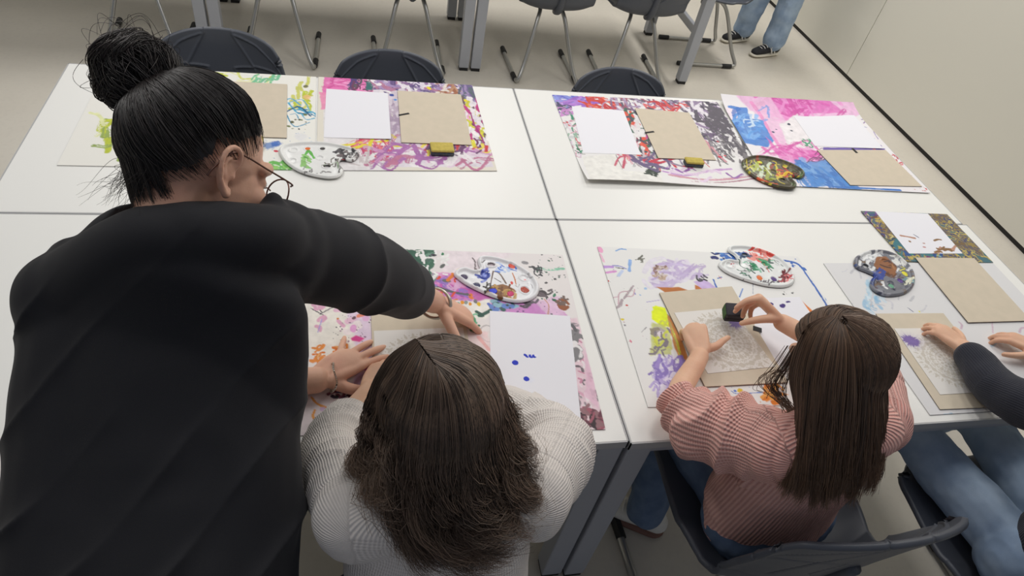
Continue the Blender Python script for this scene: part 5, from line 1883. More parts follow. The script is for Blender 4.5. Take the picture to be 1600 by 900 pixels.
# top: torso, three-quarter sleeve on the right, long back
nb = [ch([dep(308, 374, .930), dep(302, 430, .962), dep(294, 520, 1.0), dep(286, 640, 1.02), dep(281, 790, 1.025)], [.055, .15, .175, .175, .17], flat=np.array([.8, .42, .40, .40, .40]), up=(0, -.75, .65), sub=8, n=32),
      ch([c7 + vec(0, .03, .0), c7 * .45 + chest * .55, chest, waist, hips, hips + vec(0, -.03, -.12)], [.06, .100, .180, .190, .205, .215], flat=np.array([.75, .66, .66, .64, .62, .62]), up=(0, -.75, .65), sub=8, n=32),
      ch([rs + vec(-.015, 0, .0), dep(412, 372, .975), dep(308, 372, .935), dep(215, 388, .935), ls], [.068, .050, .052, .054, .072], sub=8),
      ch([rs + vec(-.03, .0, -.01), rs * .6 + rel * .4, rel, rel * .60 + rw * .40], [.080, .078, .069, .063], sub=8, n=28),
      ch([ls, ls * .5 + lel * .5, lel, lel * .6 + lw * .4], [.078, .074, .062, .055], sub=8),
      ch([rs * .9 + chest * .1, chest + vec(.08, 0, -.02), waist + vec(.10, 0, 0), hips + vec(.10, 0, 0)], [.085, .10, .10, .105], sub=8),
      ch([ls * .8 + chest * .2 + vec(0, 0, -.02), chest + vec(-.10, 0, -.02), waist + vec(-.10, 0, 0), hips + vec(-.10, 0, 0)], [.08, .11, .11, .11], sub=8),
      ch([dep(412, 330, 1.0), dep(428, 309, 1.005), dep(436, 330, 1.01)], [.012, .013, .012])]
V, F, N = fuse(nb, .0042, 36)
# drapery: diagonal drags across the back, gathers along the sleeve
ax = norm(rw - rs)
tsl = (V - rs) @ ax
rad_ = np.linalg.norm(V - rs - tsl[:, None] * ax, axis=1)
sleeve = sstep(.02, .09, tsl) * (rad_ < .12)
e1 = norm(vec(.62, .50, .45))
e2 = norm(np.cross(e1, vec(0, -.75, .65)))
q1, q2 = V @ e1, V @ e2
low = 1 - sstep(.62, .86, V[:, 1] * .5 + V[:, 2] * .5)
wv = q2 * 11 + .5 * n3(V, 4, 2) + .3 * q1
ridge = np.abs(((wv) % 1.0) - .5) * 2
rn_ = (1 - ridge) ** 5
d = (1 - sleeve) * (.021 * rn_ * (.25 + .75 * low) * sstep(.35, .6, n3(V, 7, 5)) + .006 * (n3(V, 9, 1) - .5) + .004 * (n3(V @ np.diag([1, 1, 1.]), 22, 3) - .5))
ql = tsl * 9 + 2.2 * n3(V, 7, 6) + 1.4 * ((V - rs) @ norm(vec(.3, .5, .9)))
d += sleeve * (.007 * (1 - np.abs((ql % 1.0) - .5) * 2) ** 2.2 * sstep(.05, .16, tsl) * (1 - .5 * sstep(.26, .32, tsl)) + .005 * (n3(V, 16, 4) - .5))
d *= 1 - .75 * sstep(1.20, 1.28, V[:, 2]) * (1 - sleeve)
V = displace(V, N, d)
top = mesh_obj('black_top', V, F, M_BLACKT, W, True, off=Wb)
V, F, N = fuse([ch([hips + vec(0, .0, .0), hips + vec(0, -.01, -.10)], [.15, .16], flat=.72, up=(0, 1, 0))] +
               [ch([vec(k, .37, .84), vec(k, .41, .46), vec(k, .38, .07)], [.098, .078, .066]) for k in (-.40, -.21)], .006, 6)
V = displace(V, N, .006 * (n3(V, 14, 2) - .5))
mesh_obj('trousers', V, F, M_BLACKP, W, True, off=Wb)
for k in (-.40, -.21):
    shoe(W, Wb, (k, .37), (0.05, 1), .25, M_SHB, M_SOLEW)

# bangle on the right wrist, fine bracelet on the left
M_SILV = mat('brushed silver', (196, 190, 178), .28, 1.0)
axr = norm(rw - rel)
s1 = norm(np.cross(axr, up))
s2 = np.cross(s1, axr)
bc = rw + axr * .004
bm = MB()
a_ = np.linspace(0, 2 * PI, 28, endpoint=False)
for k in (0, 1):
    o_ = axr * (.006 * k) + s2 * -.002
    tl = .25 * (k - .5)
    bm.tube([bc + o_ + s1 * math.cos(x) * .036 + s2 * math.sin(x) * .035 + axr * math.cos(x) * .008 * (1 + tl) for x in a_], .0036, n=8, closed=True)
bm.build('bangle', M_SILV, W, True, off=Wb)
axl = norm(lw - lel)
s1 = norm(np.cross(axl, up))
s2 = np.cross(s1, axl)
bm = MB()
bcl = at(519, 590, .786)
for x in np.linspace(0, 2 * PI, 46, endpoint=False):
    p_ = bcl + s1 * math.cos(x) * .0325 + s2 * math.sin(x) * .029 + axl * .003 * math.sin(3 * x)
    q_ = bcl + s1 * math.cos(x + .10) * .0325 + s2 * math.sin(x + .10) * .029 + axl * .003 * math.sin(3 * x + .3)
    bm.tube([p_, q_], .0022, n=6)
bm.build('bracelet', M_SILV, W, False, off=Wb)

# glasses
M_WIRE = mat('brown metal wire', (120, 92, 84), .3, .9)
M_LENS, t, b = nt('clear lens')
b.inputs['Base Color'].default_value = (1, 1, 1, 1)
b.inputs['Transmission Weight'].default_value = 1.0
b.inputs['Roughness'].default_value = 0.0
b.inputs['IOR'].default_value = 1.02
gf = MB()
for s_ in (-1, 1):
    gf.tube([HP(s_ * .037 + .0255 * math.cos(x), .117 - .006 * abs(math.cos(x)), -.018 + .0245 * math.sin(x)) for x in a_], .0013, n=8, closed=True)
    gf.tube([HP(s_ * .063, .112, -.004), HP(s_ * .074, .102, -.001), HP(s_ * .079, .05, .008), HP(s_ * .081, .006, .016), HP(s_ * .080, -.014, .012), HP(s_ * .079, -.034, -.014), HP(s_ * .078, -.040, -.026)], .0014, n=8, sub=5)
gf.tube([HP(-.0125, .116, -.014), HP(0, .1185, -.010), HP(.0125, .116, -.014)], .0012, n=6, sub=4)
go = gf.build('glasses', M_WIRE, W, True, off=Wb)
for s_ in (-1, 1):
    lv = [HP(s_ * .037, .1165, -.018)] + [HP(s_ * .037 + .0248 * math.cos(x), .1168 - .006 * abs(math.cos(x)), -.018 + .0238 * math.sin(x)) for x in a_]
    mesh_obj('lens', lv, [[0, 1 + k, 1 + (k + 1) % 28] for k in range(28)], M_LENS, go, True, off=Wb)

# hair: combed up into a bun
HAIR_T = hair_mat('near-black hair', (20, 17, 17), (62, 52, 50))
rg = np.random.default_rng(21)
bunc = HP(-.054, -.092, .098)
root_b = HP(-.026, -.070, .076)
C0 = np.array([0, -.012, .022])
rx = np.array([.085, .107, .099])
bd = norm((np.array([-.026, -.072, .080]) - C0) / rx)
paths, tints, rads = [], [], []
while len(paths) < 3400:
    v = norm(rg.normal(size=3))
    y_, z_ = v[1], v[2]
    # hairline: forehead, temples above the ear, nape
    lim = np.interp(y_, [-1, -.55, -.1, .25, .5, .66, .78], [-.88, -.82, -.46, -.16, .04, .34, .80])
    if y_ > .74 or z_ < lim + .07 * rg.normal() or np.dot(v, bd) > .975:
        continue
    if abs(v[0]) > .84 and -.14 < y_ < .07 and z_ < .0:
        continue
    om = math.acos(np.clip(np.dot(v, bd), -1, 1))
    tt = np.linspace(0, 1, 16)
    L = (np.sin((1 - tt) * om)[:, None] * v + np.sin(tt * om)[:, None] * bd) / math.sin(om)
    side = norm(np.cross(v, bd))
    L = L + side * (.06 * rg.normal() * np.sin(tt * PI))[:, None]
    k = .925 + .02 * rg.random() + .10 * sstep(0, .35, tt) + .02 * tt + .012 * np.sin(tt * PI) * rg.random()
    loc = C0 + L * rx * k[:, None]
    paths.append(np.array([HP(*p_) for p_ in loc]))
    tints.append(.30 + .25 * rg.normal())
    rads.append(.0008 * rg.uniform(.6, 1.4) * (.3 + .7 * sstep(0, .3, tt)))
for k_ in range(950):
    tt = np.linspace(0, 1, 16)
    if k_ < 500:                                            # short hair of the nape, growing on the neck
        al_ = rg.uniform(-1.0, 1.1)
        zr = -.064 - .034 * rg.random() ** 1.5 * math.cos(al_ * .8)
        root = np.array([.050 * math.sin(al_), -.026 - .050 * math.cos(al_), zr])
        v = norm([math.sin(al_) * .62, -.80 + .12 * rg.normal(), -.50 + .1 * rg.normal()])
    else:                                                   # behind and above the ear
        sg_ = 1 if rg.random() < .7 else -1
        v = norm([sg_ * .85, rg.uniform(-.62, -.10), rg.uniform(-.55, .10)])
        if v[1] > -.30 and v[2] < -.12:
            continue
        root = C0 + v * rx * .905 - np.array([0, 0, .006])
    om = math.acos(np.clip(np.dot(v, bd), -1, 1))
    L = (np.sin((1 - tt) * om)[:, None] * v + np.sin(tt * om)[:, None] * bd) / math.sin(om)
    loc = C0 + L * rx * (1.0 + .03 * rg.random() + .03 * tt)[:, None]
    wroot = (1 - sstep(0, .22, tt))[:, None]
    loc = loc * (1 - wroot) + (root + (loc - loc[0]) * .9) * wroot
    paths.append(np.array([HP(*p_) for p_ in loc]))
    tints.append(.32 + .25 * rg.normal())
    rads.append(.0007 * rg.uniform(.6, 1.3) * (.3 + .7 * sstep(0, .3, tt)))
V1, F1, T1 = tubes(paths, np.array(rads), np.clip(tints, 0, 1))
# bun: strands wound round the knot, loose and bulging
bp, bt_, br_ = [], [], []
ez = norm(bunc - root_b)
ex = norm(np.cross(ez, HB[0]))
ey = np.cross(ez, ex)
for k in range(500):
    tt = np.linspace(0, 1, 20)
    a0 = rg.uniform(0, 2 * PI)
    lay = rg.random() ** .5
    h0 = rg.uniform(-1, 1)
    tilt = rg.normal() * .55
    turn = rg.uniform(1.4, 3.6) * (1 if rg.random() > .25 else -1)
    an = a0 + tt * turn
    hh = np.clip(h0 + tilt * (tt - .5) + .12 * np.sin(an * 2 + k), -1, 1)
    rr_ = np.sqrt(np.maximum(1 - hh ** 2, .02)) * (.60 + .42 * lay) * .056 * (1 + .10 * np.sin(an * 3 + h0 * 4))
    c_ = bunc + ez * .006
    P_ = c_ + ex[None] * (rr_ * np.cos(an))[:, None] + ey[None] * (rr_ * np.sin(an))[:, None] * 1.05 + ez[None] * (hh * .050)[:, None]
    bp.append(P_)
    bt_.append(.36 + .26 * rg.normal() + .15 * lay)
    br_.append(.00085 * rg.uniform(.6, 1.3) * np.sin(np.clip(tt * PI, .25, PI - .25)))
for k in range(1300):                                        # lengths rising from the scalp into the knot
    tt = np.linspace(0, 1, 20)
    a0 = rg.uniform(0, 2 * PI)
    wv = rg.uniform(-.7, 1.5)
    rr_ = np.interp(tt, [0, .25, .6, .85, 1], [.038, .032, .055, .046, .018]) * rg.uniform(.72, 1.12)
    hh = np.interp(tt, [0, .3, .65, .88, 1], [-.034, -.006, .035, .062, .066]) + rg.normal() * .006
    an = a0 + tt * wv
    P_ = root_b + ex[None] * (rr_ * np.cos(an))[:, None] + ey[None] * (rr_ * np.sin(an))[:, None] + ez[None] * hh[:, None]
    bp.append(P_)
    bt_.append(.3 + .25 * rg.normal())
    br_.append(.0009 * rg.uniform(.6, 1.3) * np.sin(np.clip(tt * PI, .3, PI - .3)))
for k in range(46):                                         # fly-away loops on the bun
    tt = np.linspace(0, 1, 20)
    v = norm(rg.normal(size=3) + .4 * e_u)
    s_ = norm(np.cross(v, rg.normal(size=3)))
    P_ = bunc + v * .056 + (v[None] * (.022 * np.sin(tt * PI) * rg.uniform(.4, 1.5))[:, None] + s_[None] * ((tt - .5) * .06 * rg.uniform(.4, 1))[:, None])
    bp.append(P_)
    bt_.append(.7)
    br_.append(np.full(20, .00035))
for k in range(70):                                         # wisps at the nape
    tt = np.linspace(0, 1, 20)
    v = norm([rg.uniform(-.8, .45), -.75 + .2 * rg.random(), -.52 - .12 * rg.random()])
    p0 = HP(*(C0 + v * rx * .98))
    dd = norm(-HB[2] * .8 - e_r * rg.uniform(.1, .9) + rg.normal(size=3) * .25)
    ln = rg.uniform(.025, .075)
    P_ = p0 + dd * (tt * ln)[:, None] + (norm(rg.normal(size=3)) * .012)[None] * np.sin(tt * rg.uniform(2, 6))[:, None]
    bp.append(P_)
    bt_.append(.4)
    br_.append(np.full(20, .00042) * (1 - .7 * tt))
V2, F2, T2 = tubes(bp, np.array(br_), np.clip(bt_, 0, 1))
V, F, T_ = np.concatenate([V1, V2]), [np.concatenate([F1, F2 + len(V1)])], np.concatenate([T1, T2])
# scalp layer and the heart of the bun
cap = [(C0 + norm(v) * rx * .985) for v in []]
cv, cf = ell(np.zeros(3), np.ones(3), None, 120)
keepv = []
for v in cv:
    lim = np.interp(v[1], [-1, -.55, -.1, .25, .5, .66, .78], [-.66, -.58, -.08, .20, .32, .56, .86])
    keepv.append(v[2] > lim and v[1] < .75 and not (abs(v[0]) > .78 and -.24 < v[1] < .14 and v[2] < .08))
keepv = np.array(keepv)
cf = [f_ for f_ in cf if keepv[f_].all()]
cw = np.array([HP(*(C0 + v * rx * .955)) for v in cv])
V, F, T_ = add_solid(V, F, T_, (cw, cf), .05)
V, F, T_ = add_solid(V, F, T_, ell(bunc + ez * .006, (.046, .046, .040), np.array([ex, ey, ez])), .05)
V, F, T_ = add_solid(V, F, T_, ell(root_b + ez * .008, (.036, .036, .03), np.array([ex, ey, ez])), .05)
mesh_obj('hair', V, F, HAIR_T, W, True, {'tint': ('FLOAT', T_)}, off=Wb)


# ================================================== seated children
def seated(label, base, hd, facing, crown, J, skin, top_name, top_mat, top_f, jeans, hands, sc=.93, shoes=None, vox=.003):
    t_ = thing('person', label, 'person', base)
    b0 = np.array(base, float)
    HS_, P_, B_ = head_solids(hd, facing, crown, sc, False)
    s_ = list(HS_)
    s_.append(ch([P_(0, -.028, -.045), P_(0, -.026, -.09), J['c7'] + vec(0, .015, .01), J['chest']], [.048, .045, .050, .06]))
    s_.append(ch([J['c7'] * .4 + J['chest'] * .6, J['chest'], J['hips']], [.07, .09, .10], flat=.7, up=(0, -1, .3)))
    for a_ in 'lr':
        s_.append(ch([J[a_ + 's'], J[a_ + 'e'], J[a_ + 'w']], [.036, .031, .0225]))
        s_.append(ch([J[a_ + 'h'], J[a_ + 'h'] * .5 + J[a_ + 'k'] * .5, J[a_ + 'k'], J[a_ + 'k'] * .5 + J[a_ + 'a'] * .5, J[a_ + 'a']], [.055, .048, .036, .034, .028]))
    for h_ in hands:
        s_ += h_
    V_, F_, N_ = fuse(s_, vox, 5, .45)
    mesh_obj('body', V_, F_, skin, t_, True, off=b0)
    eyes(P_, B_, sc, t_, b0)
    V_, F_, at_ = top_f(J)
    mesh_obj(top_name, V_, F_, top_mat, t_, True, at_, off=b0)
    js = [ch([J['lh'] + vec(-.02, -.02, 0), J['rh'] + vec(.02, -.02, 0)], [.095, .095]), ch([J['hips'] + vec(0, -.02, .04), J['hips'] + vec(0, -.03, -.02)], [.13, .14], flat=.75, up=(0, 1, 0))]
    for a_ in 'lr':
        js.append(ch([J[a_ + 'h'], J[a_ + 'h'] * .5 + J[a_ + 'k'] * .5, J[a_ + 'k'], J[a_ + 'k'] * .5 + J[a_ + 'a'] * .5, J[a_ + 'a'] + vec(0, 0, .03)], [.080, .072, .063, .062, .060]))
    V_, F_, N_ = fuse(js, .005, 5)
    V_ = displace(V_, N_, .010 * (n3(V_, 16, 3) - .5) + .005 * (n3(V_, 38, 4) - .5))
    mesh_obj('jeans', V_, F_, jeans, t_, True, off=b0)
    for k, (pos, d_, mu, ms) in enumerate(shoes or []):
        shoe(t_, b0, pos, d_, .225, mu, ms)
    return t_, P_, B_


# ---- girl in the grey waffle sweater
Jg = dict(c7=vec(.12, .475, 1.03), chest=vec(.125, .445, .86), hips=vec(.125, .31, .56),
          ls=vec(-.008, .480, 1.0), le=vec(-.050, .685, .872), lw=vec(.025, .875, .785),
          rs=vec(.268, .490, 1.0), re=vec(.385, .670, .862), rw=vec(.270, .860, .785),
          lh=vec(.045, .33, .54), lk=vec(.03, .74, .52), la=vec(.02, .76, .09), rh=vec(.205, .33, .54), rk=vec(.23, .74, .52), ra=vec(.24, .78, .09))


def grey_top(J):
    s_ = [ch([J['c7'] + vec(0, .01, .01), J['c7'] * .5 + J['chest'] * .5, J['chest'], J['hips'] * .45 + J['chest'] * .55, J['hips'] + vec(0, 0, .03), J['hips'] + vec(0, -.02, -.04)], [.07, .140, .150, .148, .158, .165], flat=np.array([.9, .66, .66, .68, .72, .74]), up=(0, -1, .3), sub=8, n=32),
          ch([J['ls'], J['c7'] + vec(-.05, -.01, -.01), J['c7'] + vec(.05, -.01, -.01), J['rs']], [.064, .056, .056, .064]),
          ch([J['ls'], J['ls'] * .5 + J['le'] * .5, J['le'], J['le'] * .62 + J['lw'] * .38], [.060, .056, .051, .044], sub=8, n=24),
          ch([J['rs'], J['rs'] * .5 + J['re'] * .5, J['re'], J['re'] * .30 + J['rw'] * .70], [.066, .066, .058, .046], sub=8, n=24)]
    V_, F_, N_ = fuse(s_, .004, 8)
    d_ = .012 * (n3(V_, 10, 1) - .5) + .006 * (n3(V_, 24, 2) - .5)
    for a_ in 'lr':
        ax_ = norm(J[a_ + 'e'] - J[a_ + 's'])
        ts_ = (V_ - J[a_ + 's']) @ ax_
        rd_ = np.linalg.norm(V_ - J[a_ + 's'] - ts_[:, None] * ax_, axis=1)
        ph_ = ts_ * 26 + 1.2 * n3(V_, 12, 7)
        d_ = d_ + .006 * (1 - np.abs((ph_ % 1) - .5) * 2) ** 2 * (rd_ < .10) * sstep(.05, .12, ts_)
        # dropped shoulder seam
        d_ = d_ - .004 * np.exp(-((ts_ - .035) / .004) ** 2) * (rd_ < .11)
    V_ = displace(V_, N_, d_)
    al, ar = limb_coords(V_, [(J['hips'], J['c7'], .15, (0, 1, 0)), (J['ls'], J['le'], .07, (0, 0, -1)), (J['le'], J['lw'], .05, (0, 0, -1)), (J['rs'], J['re'], .075, (0, 0, -1)), (J['re'], J['rw'], .055, (0, 0, -1))])
    ar = np.where(True, ar, ar)
    return V_, F_, {'along': ('FLOAT', al), 'around': ('FLOAT', ar)}


M_GREYK = knit_mat('light grey waffle knit', (236, 228, 221), (205, 198, 192), .0054, .0054, .45, dist=.0016)
lh1 = hand(Jg['lw'], vec(.45, 1, -.12), vec(0, .1, 1), vec(1, -.3, 0), ((25, 30, 15),) * 4, sc=.86)
rh1 = hand(Jg['rw'], vec(-.7, .8, -.12), vec(0, .1, 1), vec(-1, -.8, 0), ((25, 30, 15),) * 4, sc=.86)
gh = vec(.115, .555, 1.165)
GP, gP, gB = seated('girl in a light grey waffle sweater with dark wavy hair, seated in front', (.125, .31, 0), gh, vec(.02, .80, -.60), vec(.0, .60, .80), Jg, SK_C, 'grey_sweater', M_GREYK, grey_top, M_JEAN, [lh1, rh1],
                    shoes=[((.02, .75), (0, 1), M_SHW, M_SOLEW), ((.24, .77), (.1, 1), M_SHW, M_SOLEW)])
gg = [[(649, 530, .892), (608, 558, .905), (578, 610, .955), (566, 665, .995), (556, 715, 1.03), (532, 765, 1.05)],
      [(654, 537, .880), (628, 572, .88), (600, 635, .915), (588, 700, .955), (575, 745, .985), (556, 776, 1.005)],
      [(660, 547, .872), (642, 590, .856), (622, 660, .876), (611, 725, .900), (602, 768, .930), (592, 795, .945)],
      [(670, 561, .864), (662, 610, .846), (650, 690, .866), (643, 770, .898), (638, 830, .936), (632, 868, .960)],
      [(683, 576, .856), (691, 616, .845), (694, 690, .864), (692, 780, .898), (690, 848, .940), (688, 897, .968)],
      [(678, 566, .862), (718, 602, .858), (734, 690, .878), (742, 780, .915), (748, 845, .957), (752, 890, .985)],
      [(668, 552, .870), (735, 580, .880), (768, 660, .914), (786, 750, .948), (800, 820, .980), (808, 862, 1.0)],
      [(659, 540, .880), (740, 560, .902), (792, 630, .950), (812, 710, .986), (830, 780, 1.006), (840, 826, 1.016)],
      [(652, 531, .890), (728, 545, .922), (782, 600, .968), (812, 655, 1.0), (826, 700, 1.02), (824, 748, 1.035)]]
gG = [[dep(*p_) for p_ in g] for g in gg]
V, F, T_ = guided_hair(gG, 7500, 31, .030, vec(.115, .57, 1.10), .019, .085, 90, .00062, .8, spread=.012, base_in=.012, tips=.12, head=(gh, gB, .93))
V, F, T_ = join((V, F, T_), parted(gP, 1200, 5, .0007, .97, hi=120))
# hair over the front half of the head
cw = np.array([gP(*(C0 + v * rx * 1.0)) for v in cv])
cf2 = [f_ for f_ in ell(np.zeros(3), np.ones(3), None, 120)[1] if all(cv[i][2] > np.interp(cv[i][1], [-1, -.3, .2, .6, .8], [-.6, -.5, -.2, .35, .8]) for i in f_)]
V, F, T_ = add_solid(V, F, T_, (cw, cf2), .30)
HAIR_G = hair_mat('dark brown wavy hair', (36, 29, 25), (134, 110, 92))
mesh_obj('hair', V, F, HAIR_G, GP, True, {'tint': ('FLOAT', T_)}, off=(.125, .31, 0))

# ---- girl in the pink sweater
Jp = dict(c7=vec(.885, .570, 1.0), chest=vec(.91, .605, .84), hips=vec(.955, .635, .56),
          ls=vec(.775, .575, .945), le=vec(.695, .765, .825), lw=vec(.815, .925, .792),
          rs=vec(1.035, .615, .95), re=vec(1.135, .815, .885), rw=at(1222, 504, .838),
          lh=vec(.915, .64, .545), lk=vec(.845, .95, .50), la=vec(.865, .86, .09), rh=vec(1.035, .65, .545), rk=vec(1.07, .98, .51), ra=vec(1.06, 1.10, .09))


def pink_top(J):
    s_ = [ch([J['c7'] + vec(0, .01, .005), J['c7'] * .5 + J['chest'] * .5, J['chest'], J['hips'] * .45 + J['chest'] * .55, J['hips'] + vec(0, 0, .05), J['hips'] + vec(0, -.01, .0)], [.065, .132, .145, .150, .160, .150], flat=np.array([.9, .68, .70, .74, .78, .78]), up=(0, -1, .2), sub=8, n=32),
          ch([J['ls'], J['c7'] + vec(-.05, 0, -.01), J['c7'] + vec(.05, 0, -.01), J['rs']], [.062, .056, .056, .062]),
          ch([J['ls'] + vec(.02, 0, 0), J['ls'] * .62 + J['le'] * .38 + vec(0, 0, -.008), J['ls'] * .25 + J['le'] * .75 + vec(.0, -.012, -.012), J['le'] + vec(.004, -.004, .0)], [.070, .078, .078, .050], sub=8, n=28),
          ch([J['ls'] * .6 + J['le'] * .4 + vec(.01, -.03, -.045), J['ls'] * .35 + J['le'] * .65 + vec(0, -.03, -.040)], [.045, .04]),
          ch([J['rs'], J['rs'] * .5 + J['re'] * .5 + vec(.005, 0, 0), J['re'] + vec(.01, -.01, 0), J['re'] * .75 + J['rw'] * .25], [.066, .072, .066, .050], sub=8, n=28)]
    V_, F_, N_ = fuse(s_, .0036, 7)
    d_ = .010 * (n3(V_, 11, 1) - .5) + .004 * (n3(V_, 26, 2) - .5)
    ax_ = norm(J['le'] - J['ls'])
    ts_ = (V_ - J['ls']) @ ax_
    rd_ = np.linalg.norm(V_ - J['ls'] - ts_[:, None] * ax_, axis=1)
    ph_ = ts_ * 17 + 1.6 * n3(V_, 13, 7) + 3.0 * (V_[:, 2] - .88)
    d_ = d_ + (.018 * (1 - np.abs((ph_ % 1) - .5) * 2) ** 1.6 - .006) * (rd_ < .12) * sstep(.0, .07, ts_)
    d_ = d_ - .004 * np.exp(-((ts_ + .035) / .004) ** 2) * (V_[:, 2] > .86)
    V_ = displace(V_, N_, d_)
    al, ar = limb_coords(V_, [(J['hips'], J['c7'], .14, (0, 1, 0)), (J['ls'], J['le'], .075, (0, 0, -1)), (J['rs'], J['re'], .07, (0, 0, -1)), (J['re'], J['rw'], .05, (0, 0, -1))])
    return V_, F_, {'along': ('FLOAT', al), 'around': ('FLOAT', ar)}


M_PINKK = knit_mat('pink ribbed knit', (252, 200, 188), (216, 148, 138), .0092, .0046, .7, dist=.0024)
# left hand: loose fist pressing on the stencil, thumb to the right
lh2 = hand(Jp['lw'] + vec(.004, .012, .004), vec(.10, 1, .14), vec(-.25, -.1, 1), vec(1, -.1, .2), ((62, 62, 30), (60, 60, 30), (58, 58, 30), (52, 50, 28)), splay=(4, 1, -3, -9),
           thumb=((.35, .85, -.35), (.6, .75, -.25), (.55, .8, -.2)), sc=.84, fat=1.1)
# right hand: thumb and fingers pinch a sponge
rd2 = norm(at(1188, 468, .862) - Jp['rw'])
rh2 = hand(Jp['rw'] + rd2 * .008, rd2, vec(.55, .45, .75), vec(-.45, -.85, .20), ((58, 18, 8), (66, 22, 10), (76, 30, 15), (84, 36, 20)), splay=(6, 2, -2, -7),
           thumb=((.60, .30, -.75), (.52, .02, -.85), (.45, -.1, -.9)), sc=.86, fat=1.15)
ph_ = dep(1306, 561, 1.262)
PP, pP, pB = seated('girl in a chunky pink sweater with long straight brown hair dabbing a stencil', (.965, .60, 0), ph_, vec(-.22, .78, -.58), vec(-.14, .56, .80), Jp, SK_C, 'pink_sweater', M_PINKK, pink_top, M_JEAN, [lh2, rh2], sc=.85,
                    shoes=[((.885, .865), (-.75, .45), M_SHW, M_SOLEB), ((1.06, 1.10), (.2, 1), M_SHW, M_SOLEB)])
hh_ = [[(1300, 492, 1.19), (1264, 505, 1.20), (1242, 545, 1.22), (1232, 590, 1.235), (1243, 645, 1.24), (1236, 705, 1.245), (1206, 768, 1.255)],
       [(1304, 496, 1.18), (1282, 515, 1.175), (1262, 570, 1.18), (1256, 640, 1.19), (1250, 700, 1.21), (1240, 745, 1.222), (1222, 788, 1.24)],
       [(1309, 500, 1.175), (1300, 530, 1.156), (1288, 590, 1.156), (1282, 650, 1.17), (1274, 715, 1.20), (1266, 765, 1.235), (1254, 802, 1.26)],
       [(1315, 506, 1.17), (1320, 540, 1.15), (1318, 600, 1.15), (1312, 665, 1.17), (1304, 725, 1.20), (1296, 770, 1.24), (1288, 804, 1.265)],
       [(1322, 508, 1.17), (1342, 545, 1.165), (1350, 610, 1.17), (1346, 675, 1.19), (1338, 730, 1.215), (1330, 768, 1.245), (1318, 796, 1.27)],
       [(1325, 506, 1.18), (1356, 540, 1.168), (1369, 600, 1.18), (1371, 665, 1.205), (1366, 725, 1.245), (1358, 762, 1.258), (1345, 788, 1.27)],
       [(1322, 500, 1.185), (1358, 522, 1.175), (1377, 575, 1.195), (1381, 645, 1.225), (1379, 700, 1.265), (1374, 738, 1.275), (1366, 764, 1.29)],
       [(1316, 494, 1.19), (1350, 506, 1.195), (1380, 555, 1.22), (1387, 620, 1.25), (1385, 675, 1.285), (1380, 715, 1.29), (1374, 745, 1.30)]]
hG = [[dep(*p_) for p_ in g] for g in hh_]
V, F, T_ = guided_hair(hG, 6500, 41, .026, vec(.885, .68, 1.05), .0035, .16, 130, .00066, .4, spread=.009, base_in=.012, tips=.14, head=(ph_, pB, .85))
V, F, T_ = join((V, F, T_), parted(pP, 1800, 6, .0007, .97, hi=150))
fl_ = []
rg = np.random.default_rng(3)
for k in range(70):                        # loose locks in front of the left ear
    tt = np.linspace(0, 1, 26)
    o_ = rg.normal(size=2) * 7
    c_ = spline(np.array([dep(1246 + o_[0], 540, 1.24), dep(1225 + o_[0] * 1.2, 575, 1.26), dep(1208 + o_[0] * 1.6, 598 + o_[1], 1.28), dep(1214 + o_[0], 615, 1.285), dep(1240 + o_[1], 645, 1.27)]), 12)
    fl_.append(np.stack([np.interp(tt, np.linspace(0, 1, len(c_)), c_[:, q]) for q in range(3)], 1))
V, F, T_ = join((V, F, T_), tubes(fl_, np.full((70, 26), .0005), np.clip(rg.normal(.5, .2, 70), 0, 1)))
cw = np.array([pP(*(C0 + v * rx * 1.0)) for v in cv])
V, F, T_ = add_solid(V, F, T_, (cw, cf2), .30)
HAIR_P = hair_mat('straight brown hair', (40, 30, 25), (140, 108, 84))
mesh_obj('hair', V, F, HAIR_P, PP, True, {'tint': ('FLOAT', T_)}, off=(.965, .60, 0))
# the sponge she holds
sp_ = at(1148, 486, .800)
so_ = sponge((sp_[0], sp_[1], .782), 0, (.050, .040, .034), 'small dark sponge with a green end held over the stencil by the girl in pink', M_SPD, M_SPD, .5, tilt=(math.radians(14), math.radians(-8), math.radians(-14)))
ge = MB().box(-.027, -.023, -.0165, .0165, .003, .031).build('green_end', M_SPG, so_)
bevel(ge, .003, 2)

# ---- child at the right end: only a hand, a sleeve and the knees reach into the photo
J4 = dict(c7=vec(1.70, .50, 1.02), chest=vec(1.70, .48, .86), hips=vec(1.68, .42, .56),
          ls=vec(1.56, .52, .97), le=vec(1.56, .74, .83), lw=vec(1.60, .925, .79),
          rs=vec(1.85, .52, .97), re=vec(1.92, .72, .83), rw=vec(1.84, .90, .79),
          lh=vec(1.60, .46, .55), lk=vec(1.51, .88, .535), la=vec(1.50, 1.12, .09), rh=vec(1.76, .46, .55), rk=vec(1.78, .88, .535), ra=vec(1.80, 1.12, .09))


